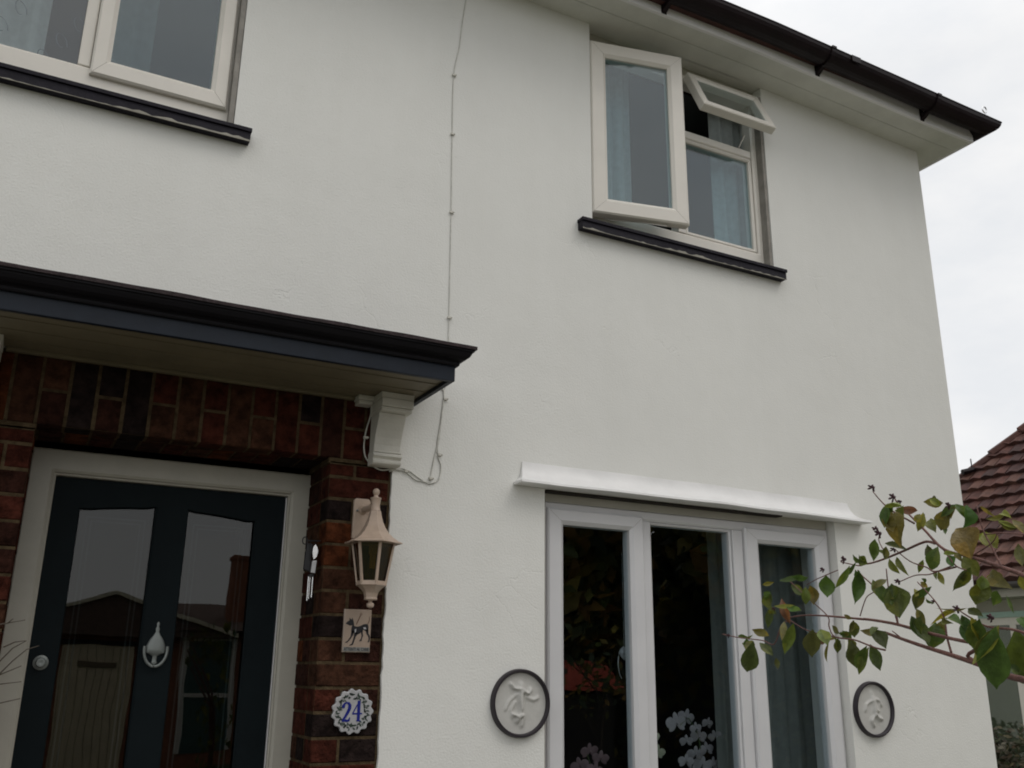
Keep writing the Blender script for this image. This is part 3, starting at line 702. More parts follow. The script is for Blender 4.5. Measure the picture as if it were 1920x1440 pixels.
# ------------------------------------------------------------------ lantern
ln = empty('wall_lantern', (1.19, YF, .57), 'beige coach lantern on the brick pier beside the door', 'lantern')
LX, LY = 1.207, -.125
q = MB(); P = [(1.158, .49), (1.222, .49), (1.228, .50), (1.228, .64), (1.222, .652), (1.166, .652), (1.158, .644)]; q.ext(P, -.006, YF+.001, 'y'); q.build('backplate', LANT, ln, bevel=.004)
q = MB(); q.lathe([(.0045, 0), (.0045, -.006), (.001, -.008)], (1.172, -.006, .602), n=12, axis='y'); q.build('screw', SILVER, ln)
q = MB(); q.tube([(1.195, -.004, .607), (1.200, -.05, .606), (LX, LY+.01, .607)], .013, n=14); q.lathe([(.021, 0), (.019, -.006), (.014, -.012)], (1.195, -.005, .607), n=18, axis='y'); q.build('arm', LANT, ln, smooth=True)
q = MB(); q.lathe([(.021, .587), (.0195, .59), (.0175, .60), (.017, .612), (.019, .628), (.020, .632), (.0215, .634), (.0215, .638), (.012, .6395)], (LX, LY, 0), n=24)
q.lathe([(.011, .6396), (.009, .644), (.008, .648), (.0125, .655), (.0135, .662), (.0125, .668), (.007, .674), (.001, .6755)], (LX, LY, 0), n=20); q.build('finial', LANT, ln, smooth=True)
ph = -PI/2
q = MB(); q.lathe([(.023, .5865), (.027, .566), (.034, .542), (.044, .521), (.058, .501), (.078, .482), (.098, .4685), (.113, .463), (.114, .4585), (.106, .4575), (.09, .464), (.03, .50)], (LX, LY, 0), n=6, ph=ph); q.build('lantern_roof', LANT, ln, bevel=.0012)
q = MB(); rt_, rb_, zt_, zb_ = .082, .055, .463, .310
for i in range(6):
    a = ph+i*PI/3; p0 = Vector((LX+rt_*math.cos(a), LY+rt_*math.sin(a), zt_)); p1 = Vector((LX+rb_*math.cos(a), LY+rb_*math.sin(a), zb_-.006))
    rd = Vector((math.cos(a), math.sin(a), 0)); tg = Vector((-math.sin(a), math.cos(a), 0)); h = .0062
    V = [p + rd*s1*.0035+tg*s2*h for p in (p0, p1) for s1, s2 in ((1, -.7), (1, .7), (-1, 1), (-1, -1))]
    b = len(q.v); q.v += [tuple(v) for v in V]
    for k in range(4): q.face([b+k, b+(k+1) % 4, b+4+(k+1) % 4, b+4+k])
    q.face([b, b+1, b+2, b+3]); q.face([b+4, b+5, b+6, b+7])
q.lathe([(rb_-.004, .316), (rb_+.004, .316), (rb_+.005, .300), (.050, .296), (.036, .283), (.028, .272), (.0245, .256), (.026, .249), (.024, .246), (.008, .245)], (LX, LY, 0), n=6, ph=ph)
q.lathe([(rt_-.006, .4655), (rt_+.002, .4655), (rt_+.002, .458), (rt_-.006, .458)], (LX, LY, 0), n=6, ph=ph); q.build('lantern_frame', LANT, ln, bevel=.0008)
q = MB(); q.lathe([(.009, .2445), (.006, .238), (.013, .233), (.0145, .227), (.012, .220), (.004, .2155)], (LX, LY, 0), n=18); q.build('drop_finial', LANT, ln, smooth=True)
for i in range(6):
    a0, a1 = ph+i*PI/3, ph+(i+1)*PI/3; q = MB(); ins = .004
    O = [(LX+(rt_-ins)*math.cos(a0), LY+(rt_-ins)*math.sin(a0), zt_-.003), (LX+(rt_-ins)*math.cos(a1), LY+(rt_-ins)*math.sin(a1), zt_-.003), (LX+(rb_-ins)*math.cos(a1), LY+(rb_-ins)*math.sin(a1), zb_+.004), (LX+(rb_-ins)*math.cos(a0), LY+(rb_-ins)*math.sin(a0), zb_+.004)]
    am = (a0+a1)/2; I = [(x-.002*math.cos(am), y-.002*math.sin(am), z_) for x, y, z_ in O]; b = len(q.v); q.v += O+I
    q.face([b, b+1, b+2, b+3]); q.face([b+7, b+6, b+5, b+4])
    for k in range(4): q.face([b+k, b+4+k, b+4+(k+1) % 4, b+(k+1) % 4])
    q.build('glass_panel', AMBER, ln)
q = MB(); q.lathe([(.017, .46), (.017, .425), (.013, .418)], (LX, LY, 0), n=14)
for a in range(4):
    cx_, cy_ = LX+.008*math.cos(a*PI/2+.5), LY+.008*math.sin(a*PI/2+.5); q.tube([(cx_, cy_, .42), (cx_, cy_, .365)], .0055, n=10)
q.build('bulb', BULBM, ln, smooth=True)

# ------------------------------------------------------------------ dog tile
def text_mesh(body, size, x, y, z, m_, name, parent, depth=.0006, sx=1, align='CENTER', maxw=None):
    cu = bpy.data.curves.new('t', 'FONT'); cu.body = body; cu.size = size; cu.extrude = depth; cu.align_x = align; cu.align_y = 'CENTER'
    to = bpy.data.objects.new('t', cu); COL.objects.link(to); bpy.context.view_layer.update()
    me = bpy.data.meshes.new_from_object(to.evaluated_get(bpy.context.evaluated_depsgraph_get())); bpy.data.objects.remove(to)
    if maxw:
        xs2 = [v.co.x for v in me.vertices]; sx = maxw/(max(xs2)-min(xs2))
    me.transform(Matrix.Diagonal((sx, 1, 1, 1))); me.transform(Matrix.Rotation(PI/2, 4, 'X')); me.materials.clear(); me.materials.append(m_)
    o = bpy.data.objects.new(name, me); COL.objects.link(o); o.location = (x, y, z); attach(o, parent); return o
dt = MB(); dt.bbox(1.147, 1.258, -.003, YF, .055, .217, .0025)
dog_tile = tag(dt.build('dog_warning_tile', BEIGE, org=(1.2, YF, .135)), 'beige tile with a black dog on a lead, fixed under the lantern', 'wall tile')
TX = lambda u, v: (1.147+.111*u, .217-.162*v)
def flat(mb, pts, y0=-.0042, y1=-.0031): mb.ext([TX(u, v) for u, v in pts], y0, y1, 'y')
q = MB()   # u right 0..1, v down 0..1
flat(q, [(.06, .33), (.15, .285), (.20, .26), (.19, .20), (.235, .235), (.275, .245), (.29, .195), (.33, .255), (.35, .30), (.37, .36), (.37, .40), (.30, .375), (.22, .385), (.16, .365), (.09, .35)])
flat(q, [(.30, .385), (.37, .385), (.42, .40), (.50, .405), (.60, .385), (.72, .345), (.82, .335), (.88, .35), (.90, .41), (.90, .47), (.90, .53), (.80, .50), (.72, .47), (.66, .50), (.60, .56), (.50, .59), (.43, .57), (.36, .55), (.28, .56), (.28, .45)])
for leg in ([(.29, .50), (.38, .50), (.36, .60), (.26, .70), (.17, .77), (.08, .785), (.10, .765), (.17, .735), (.27, .63)],
            [(.40, .52), (.52, .55), (.45, .65), (.40, .76), (.36, .83), (.24, .845), (.26, .825), (.32, .80), (.36, .72), (.39, .62)],
            [(.62, .50), (.70, .47), (.70, .55), (.72, .61), (.69, .67), (.67, .735), (.58, .735), (.61, .715), (.65, .67), (.67, .61), (.65, .57)],
            [(.80, .47), (.90, .46), (.91, .55), (.97, .62), (.97, .68), (.955, .755), (.88, .755), (.92, .73), (.93, .66), (.90, .61), (.83, .55)]): flat(q, leg)
q.build('dog_drawing', INKBLK, dog_tile)
q = MB(); flat(q, [(.87, .345), (.855, .335), (.91, .25), (.915, .16), (.93, .16), (.93, .26)]); q.build('tail_drawing', INKBR, dog_tile)
q = MB(); flat(q, [(.46, .36), (.44, .345), (.58, .13), (.60, .14)])
q.tube([(TX(.605+.03*math.cos(t*PI/5), .105+.022*math.sin(t*PI/5))[0], -.0035, TX(0, .105+.022*math.sin(t*PI/5))[1]) for t in range(11)], .0009, n=5)
q.build('lead_drawing', INKBR, dog_tile)
q = MB(); flat(q, [(.40, .47), (.46, .45), (.45, .52), (.41, .56)], -.0050, -.0043); q.build('white_patch', CERAM, dog_tile)
q = MB(); flat(q, [(.70, .42), (.79, .41), (.82, .46), (.74, .46)], -.0050, -.0043); q.build('white_patch', CERAM, dog_tile)
q = MB(); q.box(1.150, 1.2555, -.0042, -.0031, .0585, .0745); q.build('lettering_band', mat('grey_glaze', (.20, .20, .19), .3), dog_tile)
text_mesh('ATTENTI AL CANE', .0165, 1.2027, -.0046, .0665, INKBLK, 'lettering', dog_tile, maxw=.100)

# ------------------------------------------------------------------ house number plaque
n = 96; PX, PZ, PR = 1.203, -.160, .079
P = [(PX+(PR+.0045*math.cos(15*t*2*PI/n))*math.cos(t*2*PI/n), PZ+(PR+.0045*math.cos(15*t*2*PI/n))*math.sin(t*2*PI/n)) for t in range(n)]
q = MB(); q.ext(P, -.004, YF, 'y')
plq = tag(q.build('house_number_plaque', CERAM, bevel=.003, org=(PX, YF, PZ)), 'round scalloped ceramic plaque with blue number 24 on the brick pier', 'house number')
q = MB()
for i in range(84):
    a = i*2*PI/84+rnd.uniform(-.05, .05); r_ = .056+rnd.uniform(-.010, .010); cx_, cz_ = PX+r_*math.cos(a), PZ+r_*math.sin(a); aa = rnd.uniform(0, PI); l_, w2 = rnd.uniform(.006, .009), rnd.uniform(.0025, .0045)
    ca, sa = math.cos(aa), math.sin(aa)
    q.ext([(cx_+l_*ca, cz_+l_*sa), (cx_-w2*sa, cz_+w2*ca), (cx_-l_*ca, cz_-l_*sa), (cx_+w2*sa, cz_-w2*ca)], -.0052, -.0041, 'y')
q.build('painted_garland', INKGRN, plq)
def strip(mb, pts, wid, y0, y1):
    L_ = []; R_ = []
    for i, (x, z_) in enumerate(pts):
        a = pts[max(0, i-1)]; b = pts[min(len(pts)-1, i+1)]; dx, dz = b[0]-a[0], b[1]-a[1]; d_ = math.hypot(dx, dz) or 1; w3 = wid[i]/2
        L_.append((x-dz/d_*w3, z_+dx/d_*w3)); R_.append((x+dz/d_*w3, z_-dx/d_*w3))
    for i in range(len(pts)-1): mb.ext([L_[i], L_[i+1], R_[i+1], R_[i]], y0, y1, 'y')
q = MB(); s2 = .00078
def D(x, z_): return (PX-.034+x*s2*.98, PZ-.036+z_*s2)
two = [(-4, 62), (-6, 72), (0, 82), (10, 87), (21, 84), (27, 74), (26, 60), (18, 42), (7, 24), (-4, 8), (-8, 4)]
strip(q, [D(*p_) for p_ in two], [v*s2*1.35 for v in (9, 12, 7, 6, 9, 12, 12, 11, 9, 8, 6)], -.0054, -.0041)
strip(q, [D(-10, 4), D(4, 6), D(16, 4), D(26, 5), D(30, 20)], [v*s2*1.2 for v in (8, 10, 10, 9, 3)], -.00545, -.00415)
strip(q, [D(76, 96), D(62, 70), D(44, 38)], [v*s2 for v in (3, 5, 6)], -.0054, -.0041); strip(q, [D(42, 36), D(92, 36)], [v*s2 for v in (7, 7)], -.00545, -.00415)
strip(q, [D(74, 96), D(74, 4)], [v*s2 for v in (15, 15)], -.0056, -.0042); strip(q, [D(64, 3), D(85, 3)], [v*s2 for v in (5, 5)], -.00545, -.00415)
q.build('number', INKBLUE, plq)

# ------------------------------------------------------------------ wind chime in the door reveal
wc = empty('wind_chime', (1.012, .12, .34), 'small black and silver wind chime hanging on the door side of the pier', 'wind chime')
cx0, cy0 = 1.020, .05
q = MB(); q.tube([(cx0-.035+.010*math.cos(t*PI/8), cy0, .475+.014*math.sin(t*PI/8)) for t in range(17)], .0022, n=6); q.tube([(cx0-.03, cy0, .475), (1.048, cy0, .478)], .003, n=6); q.tube([(cx0-.012, cy0, .478), (cx0-.008, cy0, .40)], .0012, n=5); q.build('hook', BLACKM, wc)
q = MB(); q.ext([(cx0-.030, .365), (cx0-.004, .355), (cx0+.0, .465), (cx0-.024, .47)], cy0+.006, cy0+.020, 'y'); q.build('black_panel', BLACKM, wc, bevel=.003)
q = MB(); O = [(.0, .0), (.012, .012), (.017, .034), (.012, .052), (.004, .062), (-.004, .050), (-.006, .03), (-.003, .012)]
q.ext([(cx0+.004+x, .402+z_) for x, z_ in O], cy0-.002, cy0+.002, 'y'); q.build('leaf_charm', ALUM, wc, bevel=.001)
q = MB(); q.ext([(cx0-.006, .352), (cx0+.012, .350), (cx0+.016, .400), (cx0-.002, .398)], cy0-.010, cy0+.002, 'y'); q.build('slab_charm', CERAM, wc, bevel=.002)
for i, (dx, dy, zb4) in enumerate(((-.010, .0, .245), (-.002, .008, .252), (.006, -.002, .258))):
    q = MB(); q.tube([(cx0+dx, cy0+dy, .337), (cx0+dx, cy0+dy, zb4)], .0028, n=10); q.build('chime_tube', ALUM, wc, smooth=True)
q = MB(); q.lathe([(.001, .349), (.013, .345), (.013, .337), (.001, .336)], (cx0, cy0, 0), n=14); q.build('hanger_disc', BLACKM, wc)

# ------------------------------------------------------------------ relief medallions
def medallion(cx_, cz_, rad, seed, label):
    rr = random.Random(seed); e_ = empty('relief_medallion', (cx_, -.002, cz_), label, 'wall plaque', 'round relief plaques on the wall')
    q = MB(); q.lathe([(rad-.014, -.020), (rad-.010, -.026), (rad-.003, -.026), (rad, -.020), (rad+.001, -.001), (rad-.016, -.001), (rad-.014, -.020)], (cx_, 0, cz_), n=72, axis='y', caps=False)
    q.build('rim', RIM, e_, smooth=True)
    blobs = []
    def stroke(pts, w_, h):
        for i in range(len(pts)-1):
            for k in range(8):
                t = k/8; blobs.append((pts[i][0]*(1-t)+pts[i+1][0]*t, pts[i][1]*(1-t)+pts[i+1][1]*t, w_, h))
    if seed == 1:
        blobs.append((.02, .62, .085, .013)); stroke([(.02, .5), (-.02, .2), (.02, -.1)], .11, .010); stroke([(-.02, .45), (-.25, .48), (-.42, .66)], .05, .011); stroke([(.05, .42), (.28, .30), (.42, .48)], .055, .012)
        stroke([(0, -.1), (-.05, -.4), (-.15, -.62)], .08, .009); stroke([(.05, -.1), (.10, -.45), (.02, -.78)], .075, .008); stroke([(-.15, .3), (-.45, .05), (-.6, -.25)], .06, .006); stroke([(.2, .2), (.5, .1), (.72, .2)], .06, .006); stroke([(-.3, -.35), (-.1, -.42), (.1, -.38)], .05, .010); stroke([(-.2, .05), (-.35, -.2), (-.3, -.5)], .06, .005)
    else:
        blobs.append((-.05, .66, .09, .012)); stroke([(-.02, .5), (.05, .1), (.0, -.2)], .13, .009); stroke([(.1, .4), (.35, .35), (.5, .1)], .06, .008); stroke([(-.1, .35), (-.4, .2), (-.5, -.1)], .06, .008); stroke([(0, -.2), (.25, -.35), (.45, -.4)], .07, .009); stroke([(-.05, -.25), (-.2, -.45), (-.05, -.7)], .07, .009); stroke([(.1, .0), (.3, -.1), (.35, .25)], .05, .006)
    q = MB(); ns, nr = 96, 40; r0 = rad-.013
    def hgt(u, v):
        h = .0
        for bx, bz, w_, hh in blobs:
            d2 = ((u-bx)**2+(v-bz)**2)/(w_*w_)
            if d2 < 6: h = max(h, hh*math.exp(-d2)) if False else h+(hh*math.exp(-d2)-0)*.40
        return min(h, .019)
    q.v.append((cx_, -.008-hgt(0, 0), cz_))
    for i in range(1, nr+1):
        for j in range(ns):
            a = 2*PI*j/ns; u = i/nr*math.cos(a); v = i/nr*math.sin(a); q.v.append((cx_+u*r0, -.008-hgt(u, v), cz_+v*r0))
    for j in range(ns): q.face([0, 1+j, 1+(j+1) % ns])
    for i in range(nr-1):
        for j in range(ns):
            j2 = (j+1) % ns; q.face([1+i*ns+j, 1+(i+1)*ns+j, 1+(i+1)*ns+j2, 1+i*ns+j2])
    q.build('plaster_relief', PLASTER, e_, smooth='all', fixn=False)
medallion(1.920, -.134, .135, 1, 'round white relief plaque with dark rim at the left of the ground floor window')
medallion(3.955, -.175, .135, 2, 'round white relief plaque with dark rim at the right of the ground floor window')

# ------------------------------------------------------------------ orchids and ornament inside the ground floor window
q = MB(); q.box(2.02, 3.83, .262, .42, -.80, -.76); q.build('window_board', WPAINT, house)
def petal(mb, c_, d_, nrm, l_, w_):
    d_ = d_.normalized(); s3 = d_.cross(nrm).normalized(); P = []
    for t, k in ((0, .12), (.25, .75), (.55, 1), (.85, .7), (1, .15)):
        P.append((c_+d_*l_*t+nrm*(-.004*t), w_*k/2))
    b = len(mb.v)
    for p_, k in P: mb.v += [tuple(p_-s3*k+nrm*-.003), tuple(p_), tuple(p_+s3*k+nrm*-.003)]
    for i in range(len(P)-1):
        for j in (0, 1): mb.face([b+i*3+j, b+i*3+j+1, b+i*3+4+j, b+i*3+3+j])
def orchid(x, y, z0, flowers, m_, label, arch):
    e_ = empty('orchid', (x, y, z0), label, 'orchid'); q = MB(); q.tube(arch, .003, .002, n=6); q.build('stem', STEMM, e_)
    q = MB(); q.lathe([(.04, 0), (.055, .09), (.06, .10), (.052, .10), (.045, .08)], (x, y, z0), n=20); q.build('pot', CERAM, e_, smooth=True)
    for (fx, fz, s_f) in flowers:
        s_f *= 1.08
        q = MB(); c_ = Vector((fx, y-.03+rnd.uniform(-.02, .02), fz)); nrm = Vector((rnd.uniform(-.5, .1), -1, rnd.uniform(-.5, .1))).normalized(); ph_ = rnd.uniform(-.3, .3)
        upv = Vector((0, 0, 1)); sx_ = nrm.cross(upv).normalized(); uy_ = sx_.cross(nrm).normalized()
        for ang, l_, w_ in ((90, 1, .55), (215, 1, .5), (325, 1, .5), (10, 1.1, 1.05), (170, 1.1, 1.05)):
            a = R(ang)+ph_; petal(q, c_, sx_*math.cos(a)+uy_*math.sin(a), nrm, l_*s_f*.5, w_*s_f*.5)
        q.lathe([(.001, 0), (.006, -.004), (.004, -.012), (.001, -.014)], tuple(c_), n=8, axis='y'); q.build('flower', m_, e_, smooth='all', fixn=False)
orchid(3.10, .34, -.76, [(2.96, -.245, .10), (3.03, -.22, .08), (3.06, -.27, .06), (3.10, -.31, .075), (3.02, -.33, .06), (3.15, -.25, .06), (3.06, -.39, .08), (3.15, -.37, .07), (3.0, -.42, .07), (3.11, -.44, .08), (3.19, -.31, .06), (3.04, -.47, .07), (3.18, -.44, .07)], PETAL, 'white orchid inside the middle light of the ground floor window', [(3.10, .34, -.66), (3.13, .34, -.45), (3.10, .33, -.30), (3.03, .31, -.22), (2.97, .30, -.25)])
orchid(2.80, .30, -.76, [(2.74, -.34, .08), (2.775, -.30, .07), (2.79, -.37, .075), (2.74, -.42, .07)], PETALY, 'cream orchid beside the left mullion of the ground floor window', [(2.80, .30, -.66), (2.80, .30, -.45), (2.77, .29, -.30)])
orchid(2.47, .32, -.76, [(2.45, -.36, .075), (2.50, -.39, .07), (2.40, -.42, .075), (2.46, -.44, .08)], PETALP, 'pink orchid inside the left light of the ground floor window', [(2.47, .32, -.66), (2.48, .32, -.45), (2.44, .31, -.37)])
q = MB(); q.tube([(2.583+.035*math.cos(t), .20, .03+.075*math.sin(t)) for t in [PI*.5+i*PI*.85/12 for i in range(13)]], .004, .0015, n=7)
q.tube([(2.583, .20, .105), (2.583, .20, .55)], .0008, n=4); q.lathe([(.001, .105), (.02, .10), (.030, .085), (.028, .065), (.012, .05), (.001, .045)], (2.588, .20, 0), n=14, sq=.5)
tag(q.build('hanging_ornament', CERAM, smooth=True, org=(2.62, .2, .1)), 'curved white ornament hanging inside the left light of the ground floor window', 'ornament')

# ------------------------------------------------------------------ foreground shrub
# measured positions in metres
LEAVES=[[1.1976,-2.5775,0.2551,1.195,-2.574,0.2215,0.0175,'g'],[1.2126,-2.5895,0.2489,1.2122,-2.5908,0.1932,0.0349,'o'],[1.1759,-2.6133,0.2418,1.1667,-2.6549,0.2312,0.0136,'b'],[1.2644,-2.5931,0.2623,1.264,-2.6256,0.2552,0.0165,'y'],[1.2355,-2.6644,0.2391,1.2383,-2.6425,0.2118,0.0201,'o'],[1.2213,-2.6252,0.2377,1.222,-2.6155,0.2116,0.0137,'y'],[1.1531,-2.7508,0.2249,1.1509,-2.7435,0.1958,0.0206,'g'],[1.1694,-2.7175,0.1974,1.1723,-2.7392,0.159,0.0462,'r'],[1.2316,-2.7134,0.1962,1.2339,-2.7273,0.1736,0.0236,'y'],[1.2114,-2.7617,0.2159,1.1992,-2.7824,0.2059,0.0104,'y'],[1.1621,-2.7645,0.2216,1.1558,-2.7898,0.2094,0.0071,'y'],[1.1963,-2.7862,0.2032,1.1979,-2.7994,0.1835,0.0122,'o'],[1.2641,-2.6107,0.19,1.264,-2.5901,0.16,0.0231,'g'],[1.2507,-2.5022,0.2128,1.2596,-2.4811,0.1838,0.0172,'g'],[1.238,-2.5318,0.2014,1.2255,-2.5844,0.1879,0.0096,'g'],[1.2346,-2.5371,0.1958,1.2301,-2.5327,0.1771,0.0119,'o'],[1.2898,-2.4931,0.1845,1.2988,-2.4973,0.1602,0.0112,'o'],[1.2424,-2.5485,0.1787,1.2382,-2.5711,0.1498,0.0095,'o'],[1.2766,-2.5706,0.174,1.2825,-2.5548,0.157,0.0094,'o'],[1.2701,-2.6005,0.1526,1.277,-2.6044,0.1345,0.0104,'o'],[1.2155,-2.6646,0.168,1.2127,-2.6746,0.1518,0.0131,'g'],[1.2167,-2.6979,0.1479,1.2285,-2.6599,0.1196,0.0192,'g'],[1.1544,-2.7619,0.1231,1.1579,-2.7479,0.0928,0.0259,'g'],[1.2334,-2.7149,0.137,1.2112,-2.7593,0.1142,0.0233,'o'],[1.1316,-2.7953,0.1042,1.1413,-2.7775,0.0906,0.0135,'g'],[1.2192,-2.5539,0.133,1.2223,-2.5665,0.0885,0.0395,'g'],[1.2447,-2.5061,0.1423,1.2455,-2.5097,0.1069,0.0193,'g'],[1.2938,-2.5505,0.1322,1.295,-2.5297,0.1031,0.0191,'g'],[1.2241,-2.6102,0.1095,1.2148,-2.6303,0.1047,0.0067,'g'],[1.2575,-2.5617,0.0978,1.2514,-2.5851,0.0721,0.0139,'o'],[1.2044,-2.6737,0.0852,1.2259,-2.6074,0.0814,0.0072,'y'],[1.2235,-2.5801,0.0846,1.2253,-2.5948,0.045,0.0272,'g'],[1.2855,-2.5719,0.078,1.2834,-2.5654,0.0401,0.0302,'g'],[1.1742,-2.6811,0.0746,1.1625,-2.7078,0.0632,0.0147,'g'],[1.2483,-2.6606,0.0927,1.2446,-2.6834,0.0789,0.0131,'g'],[1.184,-2.7049,0.076,1.1834,-2.7049,0.0421,0.0228,'g'],[1.1675,-2.7376,0.0722,1.174,-2.7235,0.0337,0.0282,'g'],[1.139,-2.7809,0.0602,1.1574,-2.7504,-0.0082,0.0386,'g'],[1.2377,-2.7388,0.0605,1.2528,-2.7264,0.0075,0.039,'g'],[1.2192,-2.752,0.0073,1.2325,-2.74,-0.01,0.016,'o'],[1.2053,-2.5196,0.0661,1.2016,-2.5397,0.0388,0.021,'g'],[1.3186,-2.4086,0.0479,1.3278,-2.4176,0.009,0.0204,'g'],[1.2558,-2.4588,0.0434,1.2716,-2.4242,0.0084,0.0171,'g'],[1.2482,-2.5833,0.1369,1.2527,-2.5923,0.1297,0.0083,'y'],[1.151,-2.8076,0.0707,1.1419,-2.8179,0.0572,0.0114,'g'],[1.1584,-2.8155,0.1651,1.1516,-2.82,0.1374,0.0136,'o'],[1.1973,-2.6575,0.2513,1.2044,-2.6659,0.2395,0.0111,'y'],[1.1985,-2.6378,0.2317,1.192,-2.6336,0.2205,0.009,'y'],[1.1603,-2.6852,0.2156,1.154,-2.695,0.1947,0.0129,'o'],[1.2444,-2.6417,0.2214,1.2424,-2.6461,0.2049,0.0068,'g'],[1.182,-2.7079,0.1659,1.1724,-2.7203,0.1516,0.0105,'o'],[1.2487,-2.7249,0.108,1.2449,-2.7353,0.0849,0.0053,'o'],[1.2176,-2.4737,0.1698,1.2161,-2.4517,0.1352,0.0122,'o'],[1.1998,-2.5077,0.1587,1.2007,-2.5008,0.1102,0.0239,'g'],[1.2736,-2.3658,0.1656,1.2723,-2.3631,0.131,0.0289,'g'],[1.1951,-2.5146,0.179,1.1948,-2.5284,0.166,0.0167,'o'],[1.2347,-2.4532,0.0831,1.2473,-2.445,0.06,0.0159,'g'],[1.2175,-2.381,0.145,1.2222,-2.3833,0.1151,0.0179,'o'],[1.2826,-2.207,0.1492,1.2866,-2.2075,0.1161,0.0256,'g'],[1.3089,-2.1839,0.1237,1.3144,-2.174,0.0851,0.0173,'g'],[1.2327,-2.2943,0.1281,1.2377,-2.2996,0.0865,0.0161,'b'],[1.2142,-2.3233,0.1103,1.2137,-2.3557,0.1037,0.0131,'g'],[1.2287,-2.3283,0.1622,1.2364,-2.3562,0.1579,0.0132,'g'],[1.2906,-2.259,0.1571,1.2939,-2.2882,0.1418,0.0167,'g'],[1.2085,-2.3794,0.1422,1.2082,-2.3732,0.115,0.0153,'o'],[1.24,-2.3117,0.0835,1.2418,-2.2899,0.0355,0.0211,'o'],[1.2401,-2.3569,0.072,1.2534,-2.3317,0.0303,0.0309,'g'],[1.2299,-2.3842,0.0709,1.2246,-2.4001,0.0461,0.0228,'o'],[1.3179,-2.3164,0.0546,1.3239,-2.2962,0.024,0.0059,'o'],[1.3236,-2.3326,0.0596,1.3254,-2.3247,0.0366,0.0133,'g'],[1.3129,-2.3733,0.0559,1.3223,-2.3592,0.0137,0.0273,'g'],[1.2993,-2.3677,0.0708,1.3054,-2.3769,0.0557,0.0156,'g'],[1.2653,-2.4542,0.0413,1.2654,-2.4288,0.0025,0.0147,'o'],[1.2339,-2.2094,0.0762,1.2447,-2.2361,0.0625,0.0166,'o'],[1.3035,-2.1209,0.0652,1.3063,-2.0877,0.0732,0.0073,'g'],[1.2499,-2.1935,0.0555,1.2594,-2.1656,0.0046,0.0336,'g'],[1.2977,-2.1562,0.0545,1.3061,-2.1734,0.0296,0.0173,'g'],[1.3066,-2.1888,0.0268,1.3104,-2.1907,0.0079,0.0113,'g'],[1.2852,-2.3736,0.0652,1.2879,-2.3552,0.0759,0.0103,'o'],[1.2371,-2.4331,0.0936,1.2449,-2.4409,0.0863,0.0074,'o'],[1.2997,-2.2064,0.1669,1.2909,-2.1868,0.1622,0.0086,'y'],[1.3214,-2.3139,0.0625,1.3308,-2.2824,0.0582,0.0107,'b']]
